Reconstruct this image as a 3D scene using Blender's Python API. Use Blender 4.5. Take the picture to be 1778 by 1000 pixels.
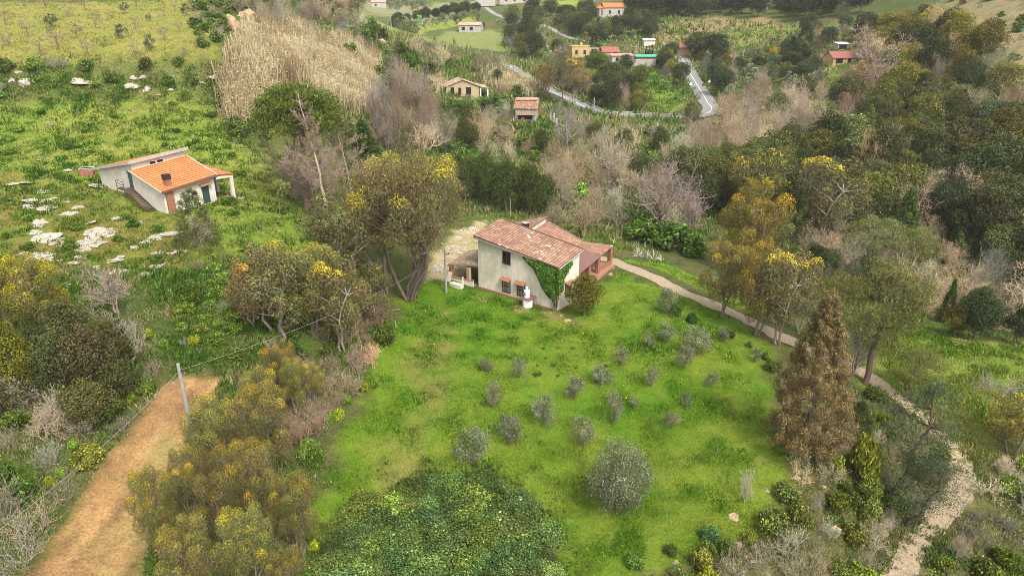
import bpy, math, random
import numpy as np
R=math.radians
for o in list(bpy.data.objects): bpy.data.objects.remove(o)
C=bpy.context.scene.collection; SC=bpy.context.scene
# ------------------------------------------------------------------ camera, sky, sun, exposure
PITCH=22.0; CAMZ=30.0
cd=bpy.data.cameras.new('camera'); cam=bpy.data.objects.new('camera',cd); C.objects.link(cam)
cam.location=(0,0,CAMZ); cam.rotation_euler=(R(90-PITCH),0,0)
cd.sensor_width=36; cd.lens=24.0; cd.clip_start=.5; cd.clip_end=6000; SC.camera=cam
SUN_EL,SUN_AZ=R(52),R(150)          # azimuth clockwise from +Y
w=bpy.data.worlds.new('World'); SC.world=w; w.use_nodes=True
nt=w.node_tree; bg=nt.nodes['Background']
sky=nt.nodes.new('ShaderNodeTexSky'); sky.sky_type='NISHITA'; sky.sun_disc=False
sky.sun_elevation=SUN_EL; sky.sun_rotation=SUN_AZ; sky.dust_density=3; sky.air_density=1.0
hs=nt.nodes.new('ShaderNodeHueSaturation'); hs.inputs['Saturation'].default_value=.10
nt.links.new(sky.outputs[0],hs.inputs['Color']); nt.links.new(hs.outputs[0],bg.inputs[0])
bg.inputs[1].default_value=.135
sd=bpy.data.lights.new('sun','SUN'); sd.energy=1.5; sd.angle=R(13); sd.color=(1,.9,.76)
sun=bpy.data.objects.new('sun',sd); C.objects.link(sun)
from mathutils import Vector, Matrix, noise as mnoise
sv=Vector((math.sin(SUN_AZ)*math.cos(SUN_EL),math.cos(SUN_AZ)*math.cos(SUN_EL),math.sin(SUN_EL)))
sun.rotation_euler=sv.to_track_quat('Z','Y').to_euler(); sun.location=(0,0,200)
SC.view_settings.view_transform='Standard'; SC.view_settings.look='None'
SC.view_settings.gamma=1; SC.view_settings.exposure=1.3
SC.cycles.use_denoising=True; SC.cycles.denoiser='OPENIMAGEDENOISE'; SC.cycles.denoising_input_passes='RGB_ALBEDO_NORMAL'; SC.cycles.denoising_prefilter='NONE'; SC.cycles.filter_width=.9; SC.cycles.max_bounces=6; SC.cycles.diffuse_bounces=1; SC.cycles.glossy_bounces=1; SC.cycles.transmission_bounces=3
# ------------------------------------------------------------------ where things stand
F=1185.0; P=R(PITCH); CZ=CAMZ
CP,SP=math.cos(P),math.sin(P)
def ray(u,v):
    u=np.asarray(u,float); v=np.asarray(v,float)
    r=(u-889)/F; d=(v-500)/F
    return np.stack([r+0*d, CP-d*SP+0*r, -SP-d*CP+0*r],-1)
def pix(p):
    p=np.asarray(p,float); x=p[...,0]; y=p[...,1]; z=p[...,2]-CZ
    dep=y*CP-z*SP; up=y*SP+z*CP
    return np.stack([889+F*x/dep, 500-F*up/dep],-1)
# (u, v, distance along the ray)
CTRL=[
 # field
 (560,800,50),(760,560,70.5),(968,540,73.9),(831,498,80),(900,700,58),(1073,870,49.5),(1200,700,58.5),(1150,560,72),(700,980,43.5),(1000,985,43.6),(1380,800,51),(1250,900,46.5),(1320,650,62.5),(620,680,58.5),
 # path right
 (1080,460,88),(1230,525,77),(1360,585,70.5),(1510,655,64.5),(1650,780,56.5),(1570,960,48),(1500,900,48.5),(1400,950,45.5),(1450,740,56.5),
 # right meadow
 (1650,640,66),(1770,600,71),(1600,575,75),(1770,720,60),(1770,900,51),
 # left strip
 (100,980,37.5),(0,950,37),(330,650,53),(200,850,43),(380,900,43),(50,700,48),(200,640,53),(470,800,48.5),
 # left slope
 (100,500,64),(100,400,75),(420,550,62),(600,560,66),(700,520,75),(300,450,71),(470,400,80),(371,350,85),(280,377,80),(170,325,90),(30,290,92),(520,350,92),
 (200,250,100),(350,230,107),(20,200,106),(200,165,112),(350,165,115),(20,165,109),
 # terrace
 (200,105,115),(20,108,113),(370,105,118),(200,50,131),(350,50,136),(20,50,128),(200,2,168),(20,2,160),(380,10,170),
 # reed slope
 (430,190,115),(550,100,150),(450,60,152),(620,170,140),(560,350,95),(640,310,103),(720,250,128),(590,20,190),(500,10,182),(700,130,188),(640,80,186),
 # centre valley
 (803,165,188),(920,212,165),(850,260,146),(1010,204,178),(1150,203,185),(1225,175,195),(1185,100,262),(1110,112,255),(1015,100,262),(960,150,205),(890,120,232),(1060,170,205),
 (1058,27,345),(1300,60,285),(1350,20,335),(1400,130,215),(1480,110,222),(1250,120,240),
 (870,80,300),(760,60,330),(800,20,470),(960,50,330),(845,18,450),(700,10,560),(1000,5,430),(900,2,520),(1500,3,300),
 # right hill
 (1700,60,190),(1778,10,205),(1770,150,158),
]
WPT=[ # world points, hidden ground
 (18,100,-3.5),(45,92,-7),(70,84,-9),(0,112,-2.5),(-8,100,-.5),(-18,118,1.5),(30,130,-1.5),(60,115,-5),(95,95,-5),(70,145,1.5),(105,130,3),(45,160,4),
 (0,0,-2),(40,10,-7),(-40,10,3.5),(80,30,-8),(-90,30,9),(0,-80,-6),(120,60,-4),(-90,70,11),(-150,110,26),(-150,200,40),(160,140,20),(180,260,42),(320,350,60),(-300,350,60),(-120,330,34),
 (-320,700,70),(0,900,62),(350,800,85),(600,500,90),(-600,500,90),(300,-80,-10),(-300,-80,20),(400,100,30),(-400,150,55),(-600,1100,110),(600,1100,110),
]
def tps_fit(pts,lam):
    xy=pts[:,:2]/100; n=len(pts)
    d2=((xy[:,None]-xy[None])**2).sum(-1)
    K=np.where(d2>0,d2*np.log(d2+1e-12),0)+lam*np.eye(n)
    Q=np.c_[np.ones(n),xy]
    A=np.block([[K,Q],[Q.T,np.zeros((3,3))]])
    return xy,np.linalg.solve(A,np.r_[pts[:,2],0,0,0])
_c=np.array(CTRL,float)
PTS=np.r_[ray(_c[:,0],_c[:,1])*_c[:,2:3]+[0,0,CZ],np.array(WPT,float)]
_XY,_W=tps_fit(PTS,2e-3)
def hsh(i,j):
    h=np.sin(i*127.1+j*311.7)*43758.5453
    return h-np.floor(h)
def vn(x,y):
    x=np.asarray(x,float); y=np.asarray(y,float)
    i=np.floor(x); j=np.floor(y); f=x-i; g=y-j
    f=f*f*(3-2*f); g=g*g*(3-2*g)
    return (hsh(i,j)*(1-f)+hsh(i+1,j)*f)*(1-g)+(hsh(i,j+1)*(1-f)+hsh(i+1,j+1)*f)*g-.5
def H(x,y):
    x=np.asarray(x,float); y=np.asarray(y,float); sh=np.broadcast(x,y).shape
    x=np.broadcast_to(x,sh).ravel(); y=np.broadcast_to(y,sh).ravel()
    out=np.empty(len(x))
    for k in range(0,len(x),20000):
        q=np.c_[x[k:k+20000],y[k:k+20000]]/100
        d2=((q[:,None]-_XY[None])**2).sum(-1)
        out[k:k+20000]=(d2*np.log(d2+1e-12))@_W[:-3]+_W[-3]+q@_W[-2:]
    a=np.clip((np.hypot(x,y-70)-15)/60,.25,1)
    out+=a*(.9*vn(x/9+3,y/9)+.4*vn(x/3.7,y/3.7+9))
    return out.reshape(sh)
def cast(u,v,t0=22.,t1=1500.,n=420):
    u=np.atleast_1d(np.asarray(u,float)); v=np.atleast_1d(np.asarray(v,float))
    D=ray(u,v); ts=t0*(t1/t0)**(np.arange(n)/(n-1)); 
    X=D[:,0:1]*ts; Y=D[:,1:2]*ts; Z=CZ+D[:,2:3]*ts
    below=Z<H(X,Y); k=np.argmax(below,1); k[~below.any(1)]=n-1
    a=ts[np.maximum(k-1,0)]; b=ts[k]
    for _ in range(14):
        m=(a+b)/2; bl=(CZ+D[:,2]*m)<H(D[:,0]*m,D[:,1]*m)
        b=np.where(bl,m,b); a=np.where(bl,a,m)
    return D*b[:,None]+[0,0,CZ], b
# fast lookup: a warped grid of heights (also the ground mesh)
NX,NY=420,460
def wx(s): return 420*np.sinh(4.0*s)/np.sinh(4.0)
def iwx(x): return np.arcsinh(np.clip(x/420,-1,1)*np.sinh(4.0))/4.0
def wy(s): return 52+np.where(s<0,150*np.sinh(2.2*s)/np.sinh(2.2),1000*np.sinh(4.4*s)/np.sinh(4.4))
def iwy(y):
    q=y-52
    return np.where(q<0,np.arcsinh(np.clip(q/150,-1,0)*np.sinh(2.2))/2.2,np.arcsinh(np.clip(q/1000,0,1)*np.sinh(4.4))/4.4)
GX=wx(np.linspace(-1,1,NX)); GY=wy(np.linspace(-.55,1,NY))
MX,MY=np.meshgrid(GX,GY)
HG=np.minimum(H(MX,MY),150)
def G(x,y):
    a=np.clip((iwx(np.asarray(x,float))+1)/2*(NX-1),0,NX-1.001); b=np.clip((iwy(np.asarray(y,float))+.55)/1.55*(NY-1),0,NY-1.001)
    i=a.astype(int); j=b.astype(int); f=a-i; g=b-j
    return (HG[j,i]*(1-f)+HG[j,i+1]*f)*(1-g)+(HG[j+1,i]*(1-f)+HG[j+1,i+1]*f)*g
def cast2(u,v,n=260):
    D=ray(u,v); ts=22*(1500/22.)**(np.arange(n)/(n-1)); T=np.full(len(D),1500.); done=np.zeros(len(D),bool)
    lo=np.full(len(D),22.); hi=np.full(len(D),1500.)
    for k in range(n):
        m=~done
        if not m.any(): break
        p=D[m]*ts[k]; bl=CZ+p[:,2]<G(p[:,0],p[:,1]); idx=np.where(m)[0][bl]
        hi[idx]=ts[k]; lo[idx]=ts[max(k-1,0)]; done[idx]=True
    for _ in range(12):
        m=(lo+hi)/2; p=D*m[:,None]; bl=CZ+p[:,2]<G(p[:,0],p[:,1]); hi=np.where(bl,m,hi); lo=np.where(bl,lo,m)
    return hi
DU=np.arange(-200,1981,5.); DV=np.arange(0,1301,5.)
_uu,_vv=np.meshgrid(DU,DV); DM=cast2(_uu.ravel(),_vv.ravel()).reshape(_uu.shape)
def depth(u,v):
    a=np.clip((np.asarray(u,float)+200)/5,0,len(DU)-1.001); b=np.clip(np.asarray(v,float)/5,0,len(DV)-1.001)
    i=a.astype(int); j=b.astype(int); f=a-i; g=b-j
    return 1/((1/DM[j,i]*(1-f)+1/DM[j,i+1]*f)*(1-g)+(1/DM[j+1,i]*(1-f)+1/DM[j+1,i+1]*f)*g)
def gp(u,v):
    """ground point(s) seen at a pixel of the photograph, and the depth"""
    u=np.asarray(u,float); v=np.asarray(v,float)
    t=depth(u,v); p=ray(u,v)*t[...,None]+np.array([0,0,CZ]); p[...,2]=G(p[...,0],p[...,1]); return p,t
def hfor(v,hpx,t):
    k=(500-(v-hpx))/F; up=(500-v)/F*t
    return (k*t-up)/(CP+k*SP)
def inpoly(px,py,poly):
    x=np.asarray(px); y=np.asarray(py); c=np.zeros(x.shape,bool); n=len(poly)
    for i in range(n):
        x1,y1=poly[i]; x2,y2=poly[i-1]
        if y1!=y2: c^=((y1>y)!=(y2>y))&(x<(x2-x1)*(y-y1)/(y2-y1)+x1)
    return c
def sdf(px,py,poly):
    d=np.full(np.shape(px),1e9)
    for i in range(len(poly)):
        ax,ay=poly[i-1]; bx,by=poly[i]; dx,dy=bx-ax,by-ay
        h=np.clip(((px-ax)*dx+(py-ay)*dy)/(dx*dx+dy*dy+1e-9),0,1)
        d=np.minimum(d,np.hypot(px-ax-h*dx,py-ay-h*dy))
    return np.where(inpoly(px,py,poly),d,-d)
# ------------------------------------------------------------------ object helpers
def tag(o,label=None,cat=None,group=None,kind=None):
    if label: o['label']=label
    if cat: o['category']=cat
    if group: o['group']=group
    if kind: o['kind']=kind
    return o
def link(name,me,parent=None,mat=None):
    o=bpy.data.objects.new(name,me); C.objects.link(o)
    if mat is not None and me is not None and not me.materials: me.materials.append(mat)
    if parent: o.parent=parent
    return o
def empty(name,loc,rz=0,label=None,cat=None,group=None,scale=None):
    o=bpy.data.objects.new(name,None); C.objects.link(o); o.location=loc; o.rotation_euler=(0,0,rz); o.empty_display_size=.2
    if scale is not None: o.scale=scale
    return tag(o,label,cat,group)
def npmesh(name,V,T,col=None,smooth=False,uv=None):
    """V (n,3), T (m,k) all faces with k corners"""
    me=bpy.data.meshes.new(name); V=np.asarray(V,np.float32); T=np.asarray(T,np.int32); k=T.shape[1]
    me.vertices.add(len(V)); me.vertices.foreach_set('co',V.ravel())
    me.loops.add(T.size); me.loops.foreach_set('vertex_index',T.ravel())
    me.polygons.add(len(T)); me.polygons.foreach_set('loop_start',np.arange(0,T.size,k,dtype=np.int32))
    me.polygons.foreach_set('loop_total',np.full(len(T),k,np.int32))
    if smooth: me.polygons.foreach_set('use_smooth',np.ones(len(T),bool))
    if col is not None:
        a=me.attributes.new('Col','FLOAT_COLOR','POINT'); c=np.ones((len(V),4),np.float32); c[:,:3]=col; a.data.foreach_set('color',c.ravel())
    if uv is not None:
        l=me.uv_layers.new(name='UVMap'); l.data.foreach_set('uv',np.asarray(uv,np.float32)[T.ravel()].ravel())
    me.update(); me.validate(); return me
class MB:
    """collects faces of any size into ONE mesh; a frame (origin, x, y) places them"""
    def __init__(s,O=(0,0,0),X=(1,0,0),Y=(0,1,0)):
        s.v=[]; s.f=[]; s.uv=[]; s.O=np.array(O,float); s.X=np.array(X,float); s.Y=np.array(Y,float)
    def P(s,p): return s.O+s.X*p[0]+s.Y*p[1]+np.array([0,0,p[2]])
    def face(s,pts,uv=None):
        n=len(s.v); s.v+= [tuple(s.P(p)) for p in pts]; s.f.append(tuple(range(n,n+len(pts)))); s.uv.append(uv or [(0,0)]*len(pts)); return s
    def hexa(s,p):  # 8 points: bottom 4 ccw, top 4 ccw
        for q in ((3,2,1,0),(4,5,6,7),(0,1,5,4),(1,2,6,5),(2,3,7,6),(3,0,4,7)): s.face([p[i] for i in q])
        return s
    def box(s,x0,x1,y0,y1,z0,z1):
        return s.hexa([(x0,y0,z0),(x1,y0,z0),(x1,y1,z0),(x0,y1,z0),(x0,y0,z1),(x1,y0,z1),(x1,y1,z1),(x0,y1,z1)])
    def slab(s,q,th):
        """a tilted roof slab: four top corners ccw; uv in metres (u along first edge, v along the second)"""
        q=[np.array(p,float) for p in q]; a=np.linalg.norm(q[1]-q[0]); b=np.linalg.norm(q[3]-q[0])
        lo=[p-np.array([0,0,th]) for p in q]
        s.face(q,[(0,0),(a,0),(a,b),(0,b)])
        s.face(lo[::-1])
        for i in range(4): j=(i+1)%4; s.face([lo[i],lo[j],q[j],q[i]])
        return s
    def cyl(s,p0,p1,r0,r1,n=8,cap=True):
        p0=np.array(p0,float); p1=np.array(p1,float); d=p1-p0; d/=np.linalg.norm(d)
        a=np.cross(d,[0,0,1.] if abs(d[2])<.9 else [1.,0,0]); a/=np.linalg.norm(a); b=np.cross(d,a)
        A=[p0+r0*(a*math.cos(t)+b*math.sin(t)) for t in np.arange(n)*2*math.pi/n]
        B=[p1+r1*(a*math.cos(t)+b*math.sin(t)) for t in np.arange(n)*2*math.pi/n]
        for i in range(n): j=(i+1)%n; s.face([A[i],A[j],B[j],B[i]])
        if cap: s.face(A[::-1]); s.face(B)
        return s
    def build(s,name,mat,parent=None,bevel=0):
        me=bpy.data.meshes.new(name); me.from_pydata(s.v,[],s.f)
        l=me.uv_layers.new(name='UVMap'); l.data.foreach_set('uv',np.array([c for u in s.uv for c in u],np.float32).ravel())
        me.update(); me.materials.append(mat); o=link(name,me,parent)
        return o
# ------------------------------------------------------------------ materials
def mat(name):
    m=bpy.data.materials.new(name); m.use_nodes=True; n=m.node_tree; b=n.nodes['Principled BSDF']; b.inputs['Roughness'].default_value=.85
    b.inputs['Specular IOR Level'].default_value=.25
    return m,n,b
def nd(n,t,**k):
    x=n.nodes.new('ShaderNode'+t)
    for a,v in k.items():
        if a in x.inputs.keys(): x.inputs[a].default_value=v
        else: setattr(x,a,v)
    return x
def noi(n,scale,detail=4,rough=.6,vec=None,dist=0):
    x=nd(n,'TexNoise'); x.inputs['Scale'].default_value=scale; x.inputs['Detail'].default_value=detail; x.inputs['Roughness'].default_value=rough; x.inputs['Distortion'].default_value=dist
    if vec is not None: n.links.new(vec,x.inputs['Vector'])
    return x.outputs['Fac']
def ramp(n,fac,stops,interp='LINEAR'):
    x=nd(n,'ValToRGB'); cr=x.color_ramp; cr.interpolation=interp
    while len(cr.elements)<len(stops): cr.elements.new(.5)
    for e,(p,c) in zip(cr.elements,stops): e.position=p; e.color=(*c,1) if len(c)==3 else c
    n.links.new(fac,x.inputs[0]); return x.outputs[0]
def mix(n,f,a,b,mode='MIX'):
    x=nd(n,'MixRGB',blend_type=mode)
    for s,v in ((x.inputs[0],f),(x.inputs[1],a),(x.inputs[2],b)):
        if hasattr(v,'is_output'): n.links.new(v,s)
        elif isinstance(v,(int,float)): s.default_value=v if s.type=='VALUE' else (v,v,v,1)
        else: s.default_value=(*v,1)
    return x.outputs[0]
def mth(n,op,a,b=None):
    x=nd(n,'Math',operation=op)
    for s,v in zip(x.inputs,(a,b)):
        if v is None: continue
        if hasattr(v,'is_output'): n.links.new(v,s)
        else: s.default_value=v
    return x.outputs[0]
def bump(n,b,h,st=.4,d=.05):
    x=nd(n,'Bump'); x.inputs['Strength'].default_value=st; x.inputs['Distance'].default_value=d; n.links.new(h,x.inputs['Height']); n.links.new(x.outputs[0],b.inputs['Normal'])
def pos(n): return nd(n,'NewGeometry').outputs['Position']
def objc(n): return nd(n,'TexCoord').outputs['Object']
def simple(name,c,var=.25,scale=3,rough=.85,c2=None,bmp=.25):
    m,n,b=mat(name); v=objc(n); f=noi(n,scale,5,.65,v)
    c2=c2 or tuple(x*(1-2*var) for x in c)
    col=ramp(n,f,[(.32,c2),(.62,c)]); n.links.new(col,b.inputs['Base Color']); b.inputs['Roughness'].default_value=rough
    if bmp: bump(n,b,f,bmp,.03)
    return m
def leafmat(name,trans=.12,sheen=.05):
    m,n,b=mat(name); a=nd(n,'Attribute',attribute_name='Col').outputs['Color']; oi=nd(n,'ObjectInfo')
    c=mix(n,1.0,a,oi.outputs['Color'],'MULTIPLY')
    hv=nd(n,'HueSaturation'); n.links.new(c,hv.inputs['Color'])
    n.links.new(mth(n,'ADD',mth(n,'MULTIPLY',oi.outputs['Random'],.016),.492),hv.inputs['Hue'])
    n.links.new(mth(n,'ADD',mth(n,'MULTIPLY',oi.outputs['Random'],.3),.85),hv.inputs['Value'])
    n.links.new(hv.outputs[0],b.inputs['Base Color']); b.inputs['Roughness'].default_value=.6; b.inputs['Specular IOR Level'].default_value=sheen
    t=nd(n,'BsdfTranslucent'); n.links.new(hv.outputs[0],t.inputs['Color'])
    ms=nd(n,'MixShader'); ms.inputs[0].default_value=trans
    n.links.new(b.outputs[0],ms.inputs[1]); n.links.new(t.outputs[0],ms.inputs[2]); n.links.new(ms.outputs[0],n.nodes['Material Output'].inputs['Surface'])
    return m
LEAF=leafmat('foliage'); GRASS=leafmat('grass_blades',.3,.0)
def barkmat():
    m,n,b=mat('bark'); oi=nd(n,'ObjectInfo'); v=objc(n)
    mp=nd(n,'Mapping'); n.links.new(v,mp.inputs['Vector']); mp.inputs['Scale'].default_value=(6,6,1.2)
    f=noi(n,2.2,4,.7,mp.outputs[0]); c=ramp(n,f,[(.3,(.45,.45,.45)),(.7,(1.15,1.15,1.15))])
    n.links.new(mix(n,1.0,c,oi.outputs['Color'],'MULTIPLY'),b.inputs['Base Color']); bump(n,b,f,.4,.03); return m
BARK=barkmat()
def tilemat(name,stops,white=0.0,lich=.3,tile=(.36,.42),rows=.8,cols=.5):
    m,n,b=mat(name); uv=nd(n,'UVMap').outputs[0]; sx=nd(n,'SeparateXYZ'); n.links.new(uv,sx.inputs[0])
    U=mth(n,'DIVIDE',sx.outputs[0],tile[0]); V=mth(n,'DIVIDE',sx.outputs[1],tile[1])
    cx=nd(n,'CombineXYZ'); n.links.new(mth(n,'FLOOR',U),cx.inputs[0]); n.links.new(mth(n,'FLOOR',V),cx.inputs[1])
    wn=nd(n,'TexWhiteNoise'); wn.noise_dimensions='2D'; n.links.new(cx.outputs[0],wn.inputs['Vector'])
    big=noi(n,.55,4,.6,uv); fine=noi(n,5,4,.7,uv)
    f=mth(n,'ADD',mth(n,'MULTIPLY',wn.outputs['Value'],.4),mth(n,'MULTIPLY',big,.6))
    c=ramp(n,f,stops)
    c=mix(n,mth(n,'MULTIPLY',ramp(n,fine,[(.5,(0,0,0)),(.72,(1,1,1))]),lich),c,(.33,.27,.2))
    fu=mth(n,'FRACT',U); fv=mth(n,'FRACT',V)
    hu=mth(n,'SINE',mth(n,'MULTIPLY',fu,math.pi)); h=mth(n,'ADD',hu,mth(n,'MULTIPLY',fv,-.5))
    gap=ramp(n,hu,[(.1,(cols,cols*.96,cols*.92)),(.5,(1,1,1))]); c=mix(n,1.0,c,gap,'MULTIPLY'); c=mix(n,1.0,c,ramp(n,fv,[(.0,(rows,)*3),(.2,(rows,)*3),(.5,(1,1,1))]),'MULTIPLY')
    if white>0:
        mk=noi(n,.4,2,.5,uv); cw=nd(n,'CombineXYZ')
        n.links.new(mth(n,'FLOOR',mth(n,'DIVIDE',sx.outputs[0],.36)),cw.inputs[0]); n.links.new(mth(n,'FLOOR',mth(n,'DIVIDE',sx.outputs[1],.14)),cw.inputs[1])
        w2=nd(n,'TexWhiteNoise'); w2.noise_dimensions='2D'; n.links.new(cw.outputs[0],w2.inputs['Vector'])
        k=mth(n,'ADD',w2.outputs['Value'],mth(n,'MULTIPLY',mth(n,'SUBTRACT',mk,.56),.7))
        c=mix(n,ramp(n,k,[(1-white,(0,0,0)),(1-white+.004,(1,1,1))]),c,(.72,.68,.62))
    n.links.new(c,b.inputs['Base Color']); bump(n,b,h,.9,.05); return m
def wallmat(name,c,dark,streak=.5):
    m,n,b=mat(name); v=objc(n); mp=nd(n,'Mapping'); n.links.new(v,mp.inputs['Vector']); mp.inputs['Scale'].default_value=(2.2,2.2,.3)
    s=noi(n,1.4,5,.7,mp.outputs[0]); p=noi(n,.7,5,.65,v); g=noi(n,14,3,.7,v)
    f=mth(n,'ADD',mth(n,'MULTIPLY',s,streak),mth(n,'MULTIPLY',p,1-streak))
    col=ramp(n,f,[(.36,dark),(.5,tuple((a+b_)/2 for a,b_ in zip(c,dark))),(.6,c)])
    col=mix(n,.22,col,ramp(n,g,[(.3,(.5,.5,.5)),(.7,(1,1,1))]),'MULTIPLY')
    n.links.new(col,b.inputs['Base Color']); bump(n,b,g,.25,.02); return m
M={}
M['tile_old']=tilemat('old_clay_tiles',[(.25,(.205,.113,.078)),(.5,(.305,.172,.118)),(.75,(.41,.252,.17))],white=.045,lich=.35)
M['tile_mid']=tilemat('worn_clay_tiles',[(.25,(.22,.115,.08)),(.5,(.32,.172,.118)),(.75,(.42,.24,.16))],white=.008,lich=.4)
M['tile_new']=tilemat('bright_clay_tiles',[(.2,(.54,.165,.06)),(.5,(.64,.21,.075)),(.8,(.69,.25,.10))],lich=.05,tile=(.3,.52),rows=.42,cols=.88)
M['tile_pale']=tilemat('bleached_clay_tiles',[(.25,(.30,.17,.11)),(.5,(.48,.33,.24)),(.75,(.62,.5,.4))],white=.03,lich=.5,tile=(.3,.45))
M['maroon']=simple('maroon_sheet_roof',(.19,.10,.085),.1,1.2,.6)
M['plaster']=wallmat('weathered_white_plaster',(.74,.68,.575),(.50,.44,.345),.3)
M['plaster2']=wallmat('grey_render',(.66,.62,.54),(.5,.46,.39),.4)
M['plaster_ocre']=wallmat('ochre_plaster',(.47,.36,.22),(.36,.26,.14),.4)
M['plaster_yel']=wallmat('yellow_plaster',(.5,.37,.2),(.42,.27,.1),.3)
M['farwhite']=simple('dusty_white_wall',(.44,.41,.37),.2,1.5); M['white']=simple('white_paint',(.78,.77,.74),.06,4,.6)
M['brick']=simple('red_brick',(.31,.145,.09),.2,5,.85)
M['terra']=simple('terracotta_awning',(.34,.155,.085),.15,6)
M['concrete']=simple('concrete',(.42,.4,.36),.15,3)
M['dark']=simple('dark_interior',(.018,.015,.013),.2,2,.5,bmp=0)
M['iron']=simple('dark_iron',(.035,.03,.03),.2,8,.5,bmp=0)
M['curtain']=simple('faded_curtain',(.40,.31,.26),.1,6); M['shutter_b']=simple('brown_shutter',(.13,.085,.07),.15,5,.6)
M['shutter_g']=simple('green_shutter',(.045,.085,.075),.15,5,.55)
M['wood']=simple('weathered_wood',(.25,.19,.13),.25,3)
M['rust']=simple('rusty_steel',(.12,.075,.05),.25,6,.7)
M['galv']=simple('grey_pole',(.30,.30,.28),.1,2,.6)
M['cable']=simple('pale_cable',(.30,.29,.28),.05,2,.6,bmp=0)
M['thatch']=simple('broken_tile_roof',(.36,.28,.19),.35,4,c2=(.06,.045,.035),bmp=1)
M['patio']=simple('terracotta_paving',(.36,.19,.12),.15,4)
M['asphalt']=simple('pale_asphalt',(.21,.21,.205),.06,1.2,.8)
M['roadwall']=simple('road_wall',(.36,.33,.29),.15,1.5)
M['marking']=simple('road_paint',(.75,.75,.73),.05,3)
M['tarp']=simple('green_tarpaulin',(.05,.38,.28),.08,2,.5)
M['redroof']=simple('red_sheet_roof',(.30,.11,.09),.15,2,.6)
M['pinkroof']=simple('faded_pink_roof',(.5,.27,.21),.15,2)
M['greysheet']=simple('pale_sheet_roof',(.6,.62,.64),.06,2,.5)
def rockmat(name,hi,lo):
    m,n,b=mat(name); v=objc(n); f=noi(n,2.2,7,.7,v); g=noi(n,9,4,.7,v)
    c=ramp(n,f,[(.34,lo),(.45,tuple((a+b_)/2 for a,b_ in zip(hi,lo))),(.56,hi)]); c=mix(n,.5,c,ramp(n,g,[(.3,(.45,.43,.4)),(.6,(1,1,1))]),'MULTIPLY')
    n.links.new(c,b.inputs['Base Color']); bump(n,b,g,.7,.1); return m
M['rock']=rockmat('limestone',(.53,.485,.41),(.18,.135,.085))
M['rock_orange']=rockmat('orange_cliff_rock',(.52,.38,.25),(.32,.15,.06))
M['rock_beige']=rockmat('beige_stone',(.55,.42,.28),(.3,.2,.12))
# ------------------------------------------------------------------ roads and paths level the ground under them
def spline(pts,step):
    pts=np.asarray(pts,float); out=[]
    for i in range(len(pts)-1):
        p0=pts[max(i-1,0)]; p1=pts[i]; p2=pts[i+1]; p3=pts[min(i+2,len(pts)-1)]
        n=max(2,int(np.linalg.norm(p2-p1)/step))
        for k in range(n):
            t=k/n; out.append(.5*((2*p1)+(-p0+p2)*t+(2*p0-5*p1+4*p2-p3)*t*t+(-p0+3*p1-3*p2+p3)*t**3))
    out.append(pts[-1]); return np.array(out)
def track(px,step=2.):
    a=np.array(px,float); p,_=gp(a[:,0],a[:,1]); s=spline(p,step); z=s[:,2].copy()
    for _ in range(10): z[1:-1]=(z[:-2]+z[1:-1]*2+z[2:])/4
    s[:,2]=z; return s
ROADS=[('country_road',track([(838,8),(848,17),(858,24),(878,32),(905,38),(925,40),(948,46),(968,57),(992,68),(1020,74),(1055,77),(1085,80),(1118,84),(1155,90),(1172,95)],4),3.8),
 ('country_road',track([(1160,76),(1174,92),(1186,106),(1198,128),(1212,152),(1228,176),(1236,190),(1228,199),(1205,203),(1175,203),(1120,202),(1070,200),(1040,196),(1012,186),(985,172),(955,156),(930,143),(906,130),(886,118),(862,108)],3),4.8),
 ('farm_track',track([(1020,446),(1062,453),(1090,464),(1130,480),(1180,505),(1230,526),(1290,553),(1360,587),(1420,612),(1480,640),(1512,657),(1560,690),(1610,730),(1650,775),(1668,815),(1660,860),(1625,910),(1585,955),(1560,1000),(1535,1060)],1.),1.8),
 ('dirt_lane',track([(1058,66),(1090,57),(1122,50),(1160,40),(1190,36)],4),3.)]
YY,XX=MY,MX
for _,s,wd in ROADS:
    lo=s.min(0)-8; hi=s.max(0)+8; m=(XX>lo[0])&(XX<hi[0])&(YY>lo[1])&(YY<hi[1]); idx=np.argwhere(m)
    q=np.c_[XX[m],YY[m]]; best=np.full(len(q),1e9); zz=np.zeros(len(q))
    for p in s:
        d=np.hypot(q[:,0]-p[0],q[:,1]-p[1]); k=d<best; best[k]=d[k]; zz[k]=p[2]
    a=np.clip((wd*.5+3.2-best)/2.4,0,1); a=a*a*(3-2*a)
    HG[m]=HG[m]*(1-a)+(zz-(.2 if wd>4.2 else .0))*a
def level(O,X,Y,x0,x1,y0,y1,z,b=2.):
    dx=XX-O[0]; dy=YY-O[1]; s=dx*X[0]+dy*X[1]; q=dx*Y[0]+dy*Y[1]
    d=np.maximum(np.maximum(x0-s,s-x1),np.maximum(y0-q,q-y1)); a=np.clip(1-d/b,0,1); a=a*a*(3-2*a)
    HG[:]=HG*(1-a)+z*a
HO=np.array([-3.936,74.615,0.]); HX=np.array([.78382,-.62099,0]); HY=np.array([.62099,.78382,0])
LO=np.array([-40.8,78.1,8.]); LX=np.array([-.8,.6,0]); LY=np.array([.6,.8,0])
level(HO,HX,HY,-.5,11,-.6,14,-.02,2.5)
level(LO,LX,LY,-1,5,-.5,9,7.9,2.5)
level(LO,LX,LY,8,17,-.5,8,8.9,2.)
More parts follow.
